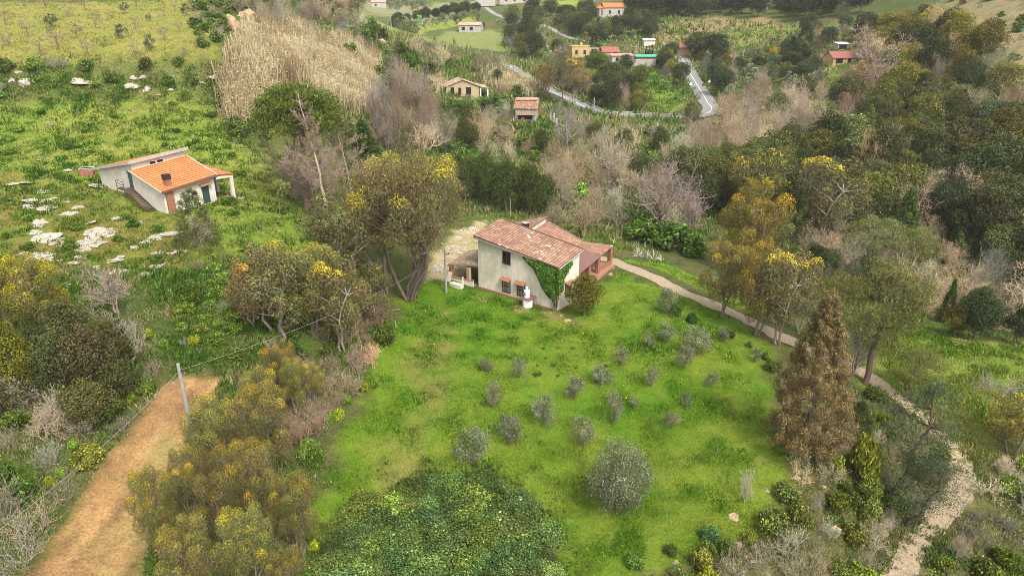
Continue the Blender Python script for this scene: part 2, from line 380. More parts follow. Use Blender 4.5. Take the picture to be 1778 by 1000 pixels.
# ------------------------------------------------------------------ ground colours by zone
def W(poly):
    a=np.array(poly,float); p,_=gp(a[:,0],a[:,1]); return p[:,:2]
def n2(s,o=0): return vn(MX/s+o,MY/s+o*1.7)
fb=n2(3.1)+.6*n2(1.3,5)+.9*n2(9,2)+.8*n2(31,4)
def lerp(a,b,t): t=np.clip(t,0,1)[...,None]; return np.array(a)*(1-t)+np.array(b)*t
COL=lerp((.055,.085,.02),(.13,.115,.05),.5+fb*.7)
COL=COL*(1-np.clip(.3+n2(14,8)*1.6,0,.8)[...,None])+np.array((.07,.12,.022))*np.clip(.3+n2(14,8)*1.6,0,.8)[...,None]
ZONES={}
def zone(name,poly,ca,cb,edge=1.,amp=1.5,k=.7):
    global COL
    pw=W(poly); s=sdf(MX,MY,pw)+amp*(n2(2.2,3)+.6*n2(.9,7)+.5*n2(6,1)); ZONES[name]=poly
    m=np.clip(s/edge+.5,0,1)[...,None]; COL=COL*(1-m)+lerp(ca,cb,.5+fb*k)*m
zone('pale_hill',[(640,40),(700,25),(760,5),(860,0),(850,12),(800,22),(740,48),(690,62)],(.24,.22,.12),(.17,.22,.08),8,8)
zone('far_hills',[(600,-60),(1000,-60),(1000,-2),(840,6),(760,8),(660,30)],(.2,.22,.1),(.24,.2,.12),10,10)
zone('far_orchard',[(688,56),(720,48),(760,38),(830,29),(822,40),(790,47),(740,55)],(.26,.27,.05),(.17,.24,.05),3,3)
zone('far_meadow',[(700,62),(770,55),(850,52),(925,72),(920,84),(870,90),(820,84),(760,76)],(.15,.22,.05),(.2,.2,.09),4,4)
zone('far_bright',[(930,8),(970,2),(1010,2),(990,20),(945,20)],(.26,.28,.04),(.18,.26,.04),4,3)
zone('slope_meadow',[(660,70),(690,75),(735,82),(720,88),(680,84)],(.14,.22,.045),(.1,.17,.04),4,3)
zone('brown_field',[(1130,72),(1165,42),(1250,30),(1340,30),(1365,48),(1300,78),(1200,92)],(.27,.19,.105),(.2,.18,.07),5,4)
zone('green_plot',[(1240,62),(1270,50),(1385,42),(1375,62),(1300,82),(1245,75)],(.13,.21,.04),(.2,.2,.06),4,3)
zone('valley_meadow',[(1110,120),(1140,130),(1165,145),(1185,180),(1170,198),(1110,190),(1120,160)],(.13,.24,.03),(.17,.22,.04),3,3)
zone('valley_lawn',[(935,112),(975,108),(975,125),(940,130)],(.13,.24,.04),(.17,.22,.04),3,3)
zone('palm_lawn',[(1370,118),(1460,112),(1450,135),(1390,130)],(.2,.27,.03),(.15,.22,.03),3,3)
zone('right_hill_top',[(1640,0),(1778,-10),(1900,0),(1900,240),(1778,190),(1700,110),(1660,40)],(.24,.19,.11),(.17,.19,.07),6,6)
zone('slope_green',[(560,240),(620,200),(700,260),(900,250),(960,180),(880,160),(740,215),(660,200)],(.1,.16,.035),(.14,.13,.06),6,6)
zone('reed_ground',[(415,92),(432,58),(470,50),(520,54),(575,72),(620,84),(652,110),(668,150),(645,192),(600,192),(545,150),(505,138),(472,160),(452,226),(402,216),(392,152),(408,105)],(.30,.24,.14),(.38,.31,.17),2,3)
zone('left_meadow',[(-200,128),(390,135),(400,200),(470,290),(520,370),(540,420),(430,455),(330,470),(250,480),(120,500),(-200,520)],(.12,.22,.022),(.22,.23,.05),2,3)
zone('scarp',[(-200,112),(392,110),(410,150),(395,178),(-200,176)],(.085,.13,.028),(.15,.165,.05),3,4)
zone('terrace',[(-200,-60),(330,-60),(345,20),(375,70),(392,112),(-200,115)],(.255,.228,.07),(.17,.20,.04),2,3)
zone('rocky',[(-200,300),(60,290),(190,340),(330,410),(340,470),(230,500),(0,520),(-200,500)],(.20,.16,.045),(.15,.20,.035),2,3,.9)
zone('scree',[(752,450),(795,400),(830,385),(850,380),(835,425),(805,480),(745,485)],(.46,.36,.24),(.33,.29,.14),1,1.2)
zone('bramble',[(330,465),(430,445),(540,470),(565,560),(480,625),(380,645),(300,600)],(.06,.12,.02),(.1,.14,.03),2,3)
zone('field',[(540,1010),(525,900),(565,800),(620,700),(650,610),(690,540),(735,490),(830,500),(970,548),(1040,500),(1075,468),(1140,495),(1270,556),(1330,600),(1350,690),(1372,790),(1390,870),(1320,935),(1240,965),(1100,1010)],(.075,.175,.010),(.15,.205,.025),1.2,2.5,.8)
zone('worn',[(745,560),(800,560),(795,640),(760,760),(700,860),(640,900),(660,800),(720,690)],(.14,.165,.03),(.19,.185,.055),3,3)
for u_,v_,r_ in ((790,575,9),(838,520,12),(768,545,8),(700,705,7),(1000,560,14),(960,548,22),(900,535,18),(1330,850,9),(1320,800,12),(735,690,8),(770,615,8)): zone('bare_patch',[(u_-r_,v_-r_*.3),(u_,v_-r_*.45),(u_+r_,v_-r_*.2),(u_+r_*.9,v_+r_*.35),(u_-r_*.3,v_+r_*.45)],(.30,.23,.11),(.22,.2,.06),.5,.5)
zone('verge',[(1085,455),(1140,470),(1230,510),(1330,555),(1330,548),(1230,490),(1150,455)],(.12,.24,.018),(.16,.23,.03),.8,1)
zone('behind_house',[(835,362),(870,372),(960,372),(1090,420),(1060,440),(960,400),(880,385)],(.11,.21,.02),(.15,.2,.03),1.,1.5)
zone('right_meadow',[(1560,570),(1640,578),(1720,592),(1900,615),(1900,670),(1720,690),(1722,800),(1675,800),(1640,745),(1560,680),(1510,640)],(.16,.24,.03),(.27,.27,.08),1.5,2.5)
zone('bank',[(1510,670),(1560,705),(1540,760),(1470,760),(1460,700)],(.09,.17,.02),(.15,.14,.06),1,2)
zone('tilled',[(325,648),(392,655),(350,715),(318,790),(270,900),(245,1010),(25,1010),(100,920),(170,812),(240,722),(290,665)],(.40,.25,.11),(.27,.16,.08),.8,.9,1.3)
zone('tilled_grass',[(285,750),(318,790),(262,930),(240,1010),(175,1010),(215,900),(250,820)],(.33,.29,.10),(.38,.28,.13),2,2,1.2)
_cl=W([(360,648),(300,720),(230,830),(170,920),(110,1010)]); _d=np.full(MX.shape,1e9); _sg=np.zeros(MX.shape)
for _i in range(len(_cl)-1):
    _ab=_cl[_i+1]-_cl[_i]; _l=np.hypot(*_ab); _h=np.clip(((MX-_cl[_i][0])*_ab[0]+(MY-_cl[_i][1])*_ab[1])/_l**2,0,1); _q=np.hypot(MX-_cl[_i][0]-_h*_ab[0],MY-_cl[_i][1]-_h*_ab[1]); _s=((MX-_cl[_i][0])*_ab[1]-(MY-_cl[_i][1])*_ab[0])/_l; _k=_q<_d; _d[_k]=_q[_k]; _sg[_k]=_s[_k]
_in=np.clip(sdf(MX,MY,W(ZONES['tilled']))/1.+.3,0,1); COL=COL*(1+_in*(.16*np.sin(_sg*2.9+2.*n2(5,6))+.16*np.sin(_sg*5.3+3*n2(2.6,2))))[...,None]
zone('by_track',[(1350,600),(1500,680),(1640,800),(1640,870),(1540,1000),(1590,1020),(1700,880),(1690,800),(1560,660),(1400,590)],(.12,.18,.03),(.2,.17,.07),.8,1.5)
I,J=np.meshgrid(np.arange(NX-1),np.arange(NY-1)); a=(J*NX+I).ravel()
me=npmesh('ground',np.c_[MX.ravel(),MY.ravel(),HG.ravel()],np.c_[a,a+1,a+NX+1,a+NX],COL.reshape(-1,3),smooth=True)
m,n,b=mat('earth_and_turf'); at=nd(n,'Attribute',attribute_name='Col').outputs['Color']; v=pos(n)
c=mix(n,1.,at,ramp(n,noi(n,.9,6,.7,v),[(.3,(.62,.66,.62)),(.5,(1,1,1)),(.7,(1.25,1.18,1.1))]),'MULTIPLY')
c=mix(n,1.,c,ramp(n,noi(n,6,5,.75,v),[(.3,(.55,.58,.55)),(.65,(1.3,1.25,1.2))]),'MULTIPLY')
n.links.new(c,b.inputs['Base Color']); b.inputs['Roughness'].default_value=.95; b.inputs['Specular IOR Level'].default_value=.1; bump(n,b,noi(n,3.5,6,.75,v),.8,.25)
g=link('ground',me,mat=m); tag(g,'rolling hillside of grass, scrub and bare earth','ground',kind='structure')
# ------------------------------------------------------------------ road surfaces
def strip(s,offs,lift,rag=0,seed=1):
    d=np.gradient(s,axis=0); d[:,2]=0; d/=np.linalg.norm(d,axis=1)[:,None]; nrm=np.c_[d[:,1],-d[:,0],0*d[:,0]]
    k=len(offs); V=np.concatenate([s+nrm*o for o in offs]).reshape(k,len(s),3).copy(); rg=np.random.default_rng(seed)
    if rag: V[0]+=nrm*rg.uniform(-rag,rag,len(s))[:,None]; V[-1]+=nrm*rg.uniform(-rag,rag,len(s))[:,None]
    V[:,:,2]+=lift
    if rag: V[:,:,2]=np.maximum(V[:,:,2],G(V[:,:,0],V[:,:,1])+.03)
    N=len(s); I,J=np.meshgrid(np.arange(N-1),np.arange(k-1)); a=(J*N+I).ravel()
    return V.reshape(-1,3),np.c_[a,a+N,a+N+1,a+1]
m,n,b=mat('gravel_track'); v=pos(n); n.links.new(ramp(n,noi(n,4,6,.8,v),[(.32,(.21,.16,.10)),(.5,(.325,.255,.17)),(.68,(.42,.345,.25))]),b.inputs['Base Color']); bump(n,b,noi(n,9,4,.8,v),.7,.06); M['gravel']=m
for i,(nm,s,wd) in enumerate(ROADS):
    pav=nm=='country_road'
    V,T=strip(s,np.linspace(-wd/2,wd/2,7),.06 if pav else .05,0 if pav else .22,i)
    o=link(nm,npmesh(nm,V,T),mat=M['asphalt'] if pav else M['gravel'])
    tag(o,['pale asphalt road climbing the far valley side','pale asphalt road sweeping round the valley bend','stony farm track past the old house','earth lane up to the brown field'][i],'road' if pav else 'track',kind='structure')
    if pav:
        V,T=strip(s,[-.09,.09],.072); k=link('lane_marking',npmesh('lane_marking',V,T),o,M['marking'])
def wallalong(name,s,off,h,th,lab,mt):
    d=np.gradient(s,axis=0); d[:,2]=0; d/=np.linalg.norm(d,axis=1)[:,None]; nrm=np.c_[d[:,1],-d[:,0],0*d[:,0]]; mb=MB()
    A=s+nrm*(off-th/2); B=s+nrm*(off+th/2)
    for i in range(len(s)-1):
        mb.hexa([A[i]-[0,0,.6],B[i]-[0,0,.6],B[i+1]-[0,0,.6],A[i+1]-[0,0,.6],A[i]+[0,0,h],B[i]+[0,0,h],B[i+1]+[0,0,h],A[i+1]+[0,0,h]])
    return tag(mb.build(name,mt),lab,'wall')
s=ROADS[1][1]; pp=pix(s); k=[i for i in range(len(s)) if 930<pp[i,0]<1178 and 135<pp[i,1]<215]
wallalong('road_wall',s[k],-2.7,.7,.35,'low pale parapet wall along the inner edge of the road bend',M['roadwall'])
wallalong('road_wall',s[k],2.7,.45,.3,'low pale retaining wall on the near edge of the road bend',M['roadwall'])
# ------------------------------------------------------------------ buildings
def wpanel(mb,s0,s1,z0,z1,y0,y1): mb.box(s0,s1,y0,y1,z0,z1)
def window(parent,X,Y,O,w_,h_,pm,fm,bars=True,awn=None,name='window',mull=1):
    """O: lower-left corner on the wall; X along the wall; Y into the wall"""
    mb=MB(O,X,Y); mb.box(0,w_,-.012,.05,0,h_); p=mb.build(name,pm,parent)
    f=MB(O,X,Y); t=.07
    f.box(-t,w_+t,-.05,.03,-t,0).box(-t,w_+t,-.052,.03,h_,h_+t).box(-t,0,-.048,.03,0,h_).box(w_,w_+t,-.048,.03,0,h_)
    for k in range(mull): x=w_*(k+1)/(mull+1); f.box(x-.025,x+.025,-.04,-.013,0,h_)
    f.build('frame',fm,p)
    if bars:
        g=MB(O,X,Y)
        for k in range(5): x=w_*k/4; g.box(x-.008,x+.008,-.16,-.135,-.05,h_+.05)
        for z in (0,.5*h_,h_): g.box(-.05,w_+.05,-.175,-.16,z-.035,z+.035)
        for z in (0,h_): g.box(-.05,-.02,-.16,-.05,z-.02,z+.02).box(w_+.02,w_+.05,-.16,-.05,z-.02,z+.02)
        g.build('grille',M['iron'],p)
    if awn:
        a=MB(O,X,Y); z=h_+awn
        a.slab([(-.2,-.5,z-.05),(w_+.2,-.5,z-.05),(w_+.2,-.0,z+.2),(-.2,-.0,z+.2)],.06); a.build('awning',M['terra'],p)
    return p
def prism(mb,base,top):  # polygons listed ccw seen from above
    n=len(base); mb.face(base[::-1]); mb.face(top)
    for i in range(n): j=(i+1)%n; mb.face([base[i],base[j],top[j],top[i]])
    return mb
# --- the old farmhouse
h=empty('farmhouse',HO,0,'whitewashed two storey farmhouse with faded tile roofs, ivy on its front corner','house')
z0=np.zeros(3); EX,EY=HX,HY; NEG=-1
mb=MB(z0,EX,EY); prism(mb,[(0,0,-1),(11.3,0,-1),(11.3,4.0,-1),(0,4.3,-1)],[(0,0,6.2),(11.3,0,5.0),(11.3,4.0,5.82),(0,4.3,7.0)])
mb.build('wall',M['plaster'],h)
mb=MB(z0,EX,EY); prism(mb,[(1.3,4.05,-1),(6.9,4.05,-1),(4.9,14.6,-1),(-.9,14.8,-1)],[(1.3,4.05,4.12),(6.9,4.05,2.66),(4.9,14.6,2.66),(-.9,14.8,4.12)]); mb.build('wall',M['plaster'],h)
mb=MB(z0,EX,EY); prism(mb,[(-3.3,4.35,-1),(1.25,4.35,-1),(-.95,14.8,-1),(-5.0,14.2,-1)],[(-3.3,4.35,3.5),(1.25,4.35,4.78),(-.95,14.8,4.78),(-5.0,14.2,3.5)]); mb.build('wall',M['plaster'],h)
def roof(mb,q,th,m,name='roof',par=None): mb.slab(q,th); return mb.build(name,m,par)
rf=roof(MB(z0,EX,EY),[(-.25,-.45,6.43),(11.5,-.25,5.12),(11.57,4.22,6.02),(-.45,4.66,7.26)],.14,M['tile_old'],par=h)
e=MB(z0,EX,EY); e.hexa([(-.32,-.42,6.02),(8.5,-.30,5.24),(8.5,-.04,5.24),(-.32,-.04,6.02),(-.32,-.42,6.28),(8.5,-.30,5.30),(8.5,-.04,5.30),(-.32,-.04,6.28)]); e.build('eave_board',M['concrete'],rf)
e=MB(z0,EX,EY); e.cyl((-.45,4.68,7.28),(11.57,4.24,6.04),.09,.09,6); e.build('ridge_cap',M['tile_mid'],rf)
e=MB(z0,EX,EY); e.hexa([(11.52,-.2,4.9),(11.6,-.2,4.9),(11.66,4.2,5.82),(11.58,4.2,5.82),(11.52,-.2,4.98),(11.6,-.2,4.98),(11.66,4.2,5.9),(11.58,4.2,5.9)]); e.build('gutter',M['concrete'],rf)
r2=roof(MB(z0,EX,EY),[(7.1,4.25,2.8),(4.9,14.8,2.8),(-.9,15.05,4.32),(1.25,4.25,4.32)],.12,M['tile_mid'],par=h)
e=MB(z0,EX,EY); e.cyl((4.9,14.85,2.84),(-.9,15.1,4.36),.08,.08,6); e.build('verge_cap',M['tile_pale'],r2)
roof(MB(z0,EX,EY),[(-3.6,4.4,3.62),(1.5,4.4,5.0),(-.95,15.4,5.0),(-5.35,14.5,3.66)],.12,M['tile_mid'],par=h)
roof(MB(z0,EX,EY),[(9.1,12.6,2.52),(8.35,16.6,2.52),(4.92,14.75,2.84),(5.55,11.9,2.86)],.10,M['tile_mid'],name='porch_roof',par=h)
roof(MB(z0,EX,EY),[(10.6,5.0,2.5),(9.12,12.52,2.5),(5.6,11.9,2.98),(7.0,4.1,3.0)],.07,M['maroon'],name='porch_roof',par=h)
mb=MB(z0,EX,EY); prism(mb,[(7,4.05,-1),(11.0,4.05,-1),(8.9,16.3,-1),(5,15,-1)],[(7,4.05,.22),(11.0,4.05,.22),(8.9,16.3,.22),(5,15,.22)]); mb.build('porch_floor',M['patio'],h)
for s_,q_ in ((8.3,15.9),(8.75,12.2),(9.25,9.3),(10.15,5.6)):
    mb=MB(z0,EX,EY); mb.box(s_-.24,s_+.24,q_-.24,q_+.24,.22,2.42); mb.build('column',M['brick'],h)
mb=MB(z0,EX,EY); mb.box(8.5,8.65,12.45,15.6,.22,.75); mb.build('parapet',M['brick'],h)
mb=MB(z0,EX,EY); mb.box(-.1,11.4,-.16,-.002,-.6,.10); mb.box(11.302,11.45,-.16,3.9,-.6,.10); mb.build('plinth',M['terra'],h)
ch=MB(z0,EX,EY); ch.box(1.55,2.1,6.3,6.85,3.6,6.02); ch=ch.build('chimney',M['brick'],h)
e=MB(z0,EX,EY)
for k in range(4): e.box(1.48,2.17,6.23,6.92,6.07+k*.13,6.13+k*.13)
for x in (1.5,2.07):
    for y in (6.25,6.82): e.box(x,x+.08,y,y+.08,6.02,6.6)
e.build('cowl',M['iron'],ch)
e=MB(z0,EX,EY); e.box(1.48,2.17,6.23,6.92,6.6,6.67); e.build('cap',M['concrete'],ch)
X=HX; Y=HY
P_=lambda s_,q_,z_: X*s_+Y*q_+np.array([0,0,z_])
window(h,X,Y,P_(3.78,0,3.86),.98,1.36,M['dark'],M['shutter_b'])
window(h,X,Y,P_(3.74,0,.46),1.0,1.45,M['curtain'],M['iron'],awn=.08,mull=3)
window(h,X,Y,P_(5.84,0,.52),1.0,1.42,M['curtain'],M['iron'],awn=.08,mull=3)
window(h,Y,-X,P_(11.3,1.45,1.25),.95,1.35,M['curtain'],M['iron'],awn=.12,mull=3)
# --- porch on the left gable: a thing of its own kind of lean-to, part of the house
r3=roof(MB(z0,EX,EY),[(-3.75,-1.1,2.38),(-.06,.05,2.78),(-.06,4.2,3.05),(-4.6,3.4,2.62)],.16,M['thatch'],name='porch_roof',par=h)
e=MB(z0,EX,EY); e.hexa([(-3.85,-1.18,2.08),(-.02,-.02,2.5),(-.02,.12,2.5),(-3.85,-1.02,2.08),(-3.85,-1.18,2.24),(-.02,-.02,2.64),(-.02,.12,2.64),(-3.85,-1.02,2.24)]); e.build('beam',M['wood'],r3)
for (s_,q_,mt) in ((-3.5,-.85,'brick'),(-1.25,-.28,'plaster_ocre'),(-4.2,3.0,'brick')):
    mb=MB(z0,EX,EY); mb.box(s_-.2,s_+.2,q_-.2,q_+.2,-.4,2.2); mb.build('column',M[mt],h)
lw=MB(z0,EX,EY); lw.hexa([(-3.75,-1.2,-.8),(-.5,-.45,-.8),(-.5,-.25,-.8),(-3.75,-1.0,-.8),(-3.75,-1.2,.72),(-.5,-.45,.72),(-.5,-.25,.72),(-3.75,-1.0,.72)]); lw=lw.build('parapet',M['plaster'],h)
e=MB(z0,EX,EY); e.hexa([(-3.8,-1.26,.722),(-.45,-.49,.722),(-.45,-.21,.722),(-3.8,-.95,.722),(-3.8,-1.26,.80),(-.45,-.49,.80),(-.45,-.21,.80),(-3.8,-.95,.80)]); e.build('coping',M['terra'],lw)
mb=MB(z0,EX,EY); mb.hexa([(-4.3,-1.0,-1),(-.01,0,-1),(-.01,4.2,-1),(-4.6,3.3,-1),(-4.3,-1.0,.02),(-.01,0,.02),(-.01,4.2,.02),(-4.6,3.3,.02)]); mb.build('porch_floor',M['patio'],h)
mb=MB(z0,EX,EY); mb.box(-.45,-.03,.4,2.4,.03,2.0); mb.build('door',M['maroon'],h)
# rain tank and its pedestal in front of the wall
tp=HO+P_(7.95,-.95,0)
t=empty('pedestal',tp,0,'round white masonry pedestal with a brown slab, against the farmhouse wall','pedestal')
mb=MB(); mb.cyl((0,0,-.6),(0,0,.98),.56,.56,14); mb.build('drum',M['white'],t)
mb=MB(z0,X,Y); mb.box(-.68,.68,-.62,.75,.98,1.07); mb.build('slab',M['maroon'],t)
t=empty('water_tank',tp+np.array([0,0,1.07])-X*.1,0,'small white water tank standing on the round pedestal','water tank')
mb=MB(); mb.cyl((0,0,0),(0,0,.78),.33,.33,14); mb.build('body',M['white'],t)
mb=MB(); mb.cyl((0,0,.78),(0,0,.88),.31,.12,14); mb.cyl((0,0,.88),(0,0,1.1),.1,.1,10); mb.cyl((0,0,1.1),(0,0,1.17),.14,.14,10); mb.build('lid',M['white'],t)
mb=MB(z0,X,Y); mb.box(-.07,.07,-.345,-.3,.25,.55); mb.build('gauge',M['shutter_g'],t)
# --- the left house with bright orange roofs
l=empty('hillside_house',LO,0,'pale rendered house with bright orange tile roofs on the left hillside','house')
EX,EY=LX,LY; X=LX; Y=LY
mb=MB(z0,EX,EY); prism(mb,[(0,0,-2),(0,6.5,-2),(6.7,6.5,-2),(6.7,0,-2)][::-1],[(0,0,2.55),(0,6.5,3.25),(6.7,6.5,4.75),(6.7,0,4.15)][::-1]); mb.build('wall',M['plaster2'],l)
mb=MB(z0,EX,EY); prism(mb,[(6.6,.01,-2),(6.6,6.9,-2),(15.8,6.9,-2),(15.8,.01,-2)][::-1],[(6.6,.01,5.05),(6.6,6.9,5.62),(15.8,6.9,3.85),(15.8,.01,3.25)][::-1]); mb.build('wall',M['plaster2'],l)
r=roof(MB(z0,EX,EY),[(-.4,6.75,3.44),(-.4,-.35,2.64),(6.65,-.35,4.22),(6.65,7.0,4.92)],.12,M['tile_new'],par=l)
e=MB(z0,EX,EY); e.hexa([(-.55,-.35,2.42),(-.4,-.35,2.42),(-.4,6.8,3.2),(-.55,6.8,3.2),(-.55,-.35,2.54),(-.4,-.35,2.54),(-.4,6.8,3.32),(-.55,6.8,3.32)]); e.build('gutter',M['shutter_b'],r)
e=MB(z0,EX,EY); e.hexa([(-.42,-.41,2.52),(6.65,-.41,4.1),(6.65,-.352,4.1),(-.42,-.352,2.52),(-.42,-.41,2.66),(6.65,-.41,4.24),(6.65,-.352,4.24),(-.42,-.352,2.66)]); e.build('verge_board',M['plaster2'],r)
e=MB(z0,EX,EY); e.hexa([(-.42,6.77,3.3),(6.65,7.02,4.78),(6.65,7.1,4.78),(-.42,6.87,3.3),(-.42,6.77,3.52),(6.65,7.02,5.0),(6.65,7.1,5.0),(-.42,6.87,3.52)]); e.build('verge_board',M['plaster2'],r)
r=roof(MB(z0,EX,EY),[(18.0,-.35,2.98),(18.0,7.2,3.5),(6.3,7.2,5.95),(6.3,-.35,5.3)],.14,M['tile_new'],par=l)
e=MB(z0,EX,EY); e.hexa([(6.25,-.45,5.02),(18.05,-.45,2.72),(18.05,-.352,2.72),(6.25,-.352,5.02),(6.25,-.45,5.36),(18.05,-.45,3.04),(18.05,-.352,3.04),(6.25,-.352,5.36)]); e.build('fascia',M['concrete'],r)
e=MB(z0,EX,EY); e.hexa([(6.12,-.45,5.02),(6.25,-.45,5.02),(6.25,7.25,5.68),(6.12,7.25,5.68),(6.12,-.45,5.38),(6.25,-.45,5.38),(6.25,7.25,6.04),(6.12,7.25,6.04)]); e.build('fascia',M['concrete'],r)
ch=MB(z0,EX,EY); ch.box(.35,1.0,.75,1.4,2.5,3.75); ch=ch.build('chimney',M['brick'],l)
e=MB(z0,EX,EY); e.box(.3,1.05,.7,1.45,3.75,4.35); e.build('cowl',M['iron'],ch)
mb=MB(z0,EX,EY); mb.box(-.22,-.003,.25,1.15,-1.5,2.55); mb.build('chimney_breast',M['brick'],l)
d=MB(z0,EX,EY); d.box(-.05,.02,4.75,5.65,.15,2.25); d=d.build('door',M['shutter_g'],l)
e=MB(z0,EX,EY)
for k in range(14): e.box(-.075,-.052,4.8,5.6,.25+k*.14,.32+k*.14)
e.build('slats',M['shutter_g'],d)
a_=MB(z0,EX,EY); a_.slab([(-.55,4.5,2.35),(-.55,5.9,2.5),(-.005,5.9,2.7),(-.005,4.5,2.55)][::-1],.06); a_.build('awning',M['terra'],d)
window(l,-Y,X,P_(6.6,3.95,4.62),.75,.34,M['dark'],M['white'],bars=False,mull=0)
window(l,-Y,X,P_(6.6,3.0,4.54),.75,.34,M['dark'],M['white'],bars=False,mull=0)
d=MB(z0,EX,EY); d.box(7.0,7.85,-.04,.02,1.95,3.95); d=d.build('door',M['shutter_g'],l)
e=MB(z0,EX,EY); e.box(7.86,7.92,-.75,-.02,1.95,4.0); e.build('shutter',M['concrete'],d)
st=MB(z0,EX,EY); st.box(6.9,8.9,-1.15,-.02,1.80,1.92); st=st.build('stair_landing',M['rust'],l)
e=MB(z0,EX,EY)
for x in (8.88,): 
    for y in (-1.15,-.1): e.box(x-.03,x+.03,y-.03,y+.03,-.4,2.9)
for z in (2.2,2.55,2.9): e.box(8.86,8.90,-1.15,-.05,z-.02,z+.02); e.box(7.0,8.9,-1.17,-1.13,z-.02,z+.02)
e.box(6.97,7.03,-1.18,-1.12,0,2.9); e.build('railing',M['rust'],st)
stp=MB(z0,EX,EY)
for k in range(13):
    x=6.85-k*.42; z=1.75-k*.17; stp.box(x-.38,x,-1.1,-.1,z-.05,z)
for y in (-1.12,-.12): stp.hexa([(6.9,y,1.6),(1.2,y,-.65),(1.2,y+.05,-.65),(6.9,y+.05,1.6),(6.9,y,1.85),(1.2,y,-.4),(1.2,y+.05,-.4),(6.9,y+.05,1.85)])
stp.build('stairs',M['rust'],l)
pr=roof(MB(z0,EX,EY),[(-.5,9.0,3.12),(-.5,6.85,3.42),(4.2,7.02,4.3),(3.6,8.9,3.2)],.12,M['tile_new'],name='porch_roof',par=l)
e=MB(z0,EX,EY); e.hexa([(-.45,6.6,2.85),(-.2,6.6,2.85),(-.2,8.85,2.75),(-.45,8.85,2.75),(-.45,6.6,3.22),(-.2,6.6,3.22),(-.2,8.85,2.98),(-.45,8.85,2.98)]); e.build('beam',M['plaster2'],pr)
for x,y in ((-.3,8.6),(3.2,8.6)):
    mb=MB(z0,EX,EY); mb.box(x-.2,x+.2,y-.2,y+.2,0,2.8); mb.build('column',M['plaster2'],l)
mb=MB(z0,EX,EY); mb.box(-.6,3.8,6.52,9.3,-1.2,.12); mb.build('porch_floor',M['patio'],l)
mb=MB(z0,EX,EY); mb.box(-.85,-.605,6.4,9.9,-1.2,.05); mb.build('kerb',M['concrete'],l)
p,_=gp(153,303); t=empty('cistern',p,.3,'small brick cistern with a white rim behind the orange roofed house','cistern')
mb=MB(); mb.box(-.8,.8,-.65,.65,-.8,.85); mb.build('body',M['brick'],t); mb=MB(); mb.box(-.78,.78,-.55,.55,.853,.86); mb.build('opening',M['dark'],t)
mb=MB(); mb.box(-.86,.86,-.7,-.56,.853,.90).box(-.86,.86,.56,.7,.853,.90).box(-.86,-.79,-.558,.558,.853,.90).box(.79,.86,-.558,.558,.853,.90); mb.build('rim',M['plaster2'],t)
# --- small and far buildings
def small(name,label,u,v,w_,d_,h_,rot,wall,roofm,kind='gable',rise=1.2,wins=(),over=.35,cat='house',base=1.2):
    p,_=gp(u,v); t=empty(name,p,R(rot),label,cat); x,y=w_/2,d_/2
    mb=MB()
    if kind=='mono': top=[(-x,-y,h_),(x,-y,h_),(x,y,h_+rise),(-x,y,h_+rise)]
    else: top=[(-x,-y,h_),(x,-y,h_),(x,y,h_),(-x,y,h_)]
    prism(mb,[(-x,-y,-base),(x,-y,-base),(x,y,-base),(-x,y,-base)],top)
    if kind=='gable': mb.face([(x+0,-y,h_),(x,y,h_),(x,0,h_+rise)]); mb.face([(-x,y,h_),(-x,-y,h_),(-x,0,h_+rise)])
    if kind=='gabley': mb.face([(-x,-y,h_),(x,-y,h_),(0,-y,h_+rise)]); mb.face([(x,y,h_),(-x,y,h_),(0,y,h_+rise)])
    mb.build('wall',wall,t); o=over; k=o*rise/(y if kind=='gable' else x)
    if kind=='gable':
        r=MB(); r.slab([(-x-o,-y-o,h_-k+.1),(x+o,-y-o,h_-k+.1),(x+o,-.01,h_+rise+.1),(-x-o,-.01,h_+rise+.1)],.12)
        r.slab([(x+o,y+o,h_-k+.1),(-x-o,y+o,h_-k+.1),(-x-o,.01,h_+rise+.1),(x+o,.01,h_+rise+.1)],.12)
        r.cyl((-x-o,0,h_+rise+.1),(x+o,0,h_+rise+.1),.12,.12,6)
    elif kind=='gabley':
        r=MB(); r.slab([(x+o,-y-o,h_-k+.1),(x+o,y+o,h_-k+.1),(.01,y+o,h_+rise+.1),(.01,-y-o,h_+rise+.1)],.12)
        r.slab([(-x-o,y+o,h_-k+.1),(-x-o,-y-o,h_-k+.1),(-.01,-y-o,h_+rise+.1),(-.01,y+o,h_+rise+.1)],.12)
        r.cyl((0,-y-o,h_+rise+.1),(0,y+o,h_+rise+.1),.12,.12,6)
    elif kind=='mono':
        r=MB(); s_=rise/d_; r.slab([(-x-o,-y-o,h_-o*s_+.14),(x+o,-y-o,h_-o*s_+.14),(x+o,y+o,h_+rise+o*s_+.14),(-x-o,y+o,h_+rise+o*s_+.14)],.12)
    else:
        r=MB(); r.box(-x-.08,x+.08,-y-.08,y+.08,h_+.003,h_+.2)
    r.build('roof',roofm,t)
    for (a,z,ww,hh,nm) in wins:
        window(t,np.array([1.,0,0]),np.array([0,1.,0]),np.array([a,-y,z]),ww,hh,M['dark'],M['concrete'],bars=False,name=nm,mull=0)
    return t
t=small('ruined_house','ochre ruin with gaping openings and a bleached hipped tile roof in the valley scrub',800,163,9.,8,2.3,12,M['plaster_ocre'],M['tile_pale'],'gabley',1.7,[(-3.3,.4,1.0,1.7,'window'),(-1.2,0,.8,2.0,'doorway'),(.9,.1,1.4,2.0,'doorway')])
mb=MB(); mb.slab([(4.3,-4.2,2.25),(7.2,-4.2,1.75),(7.2,3.2,1.95),(4.3,3.2,2.5)],.12); mb.build('porch_roof',M['tile_pale'],t)
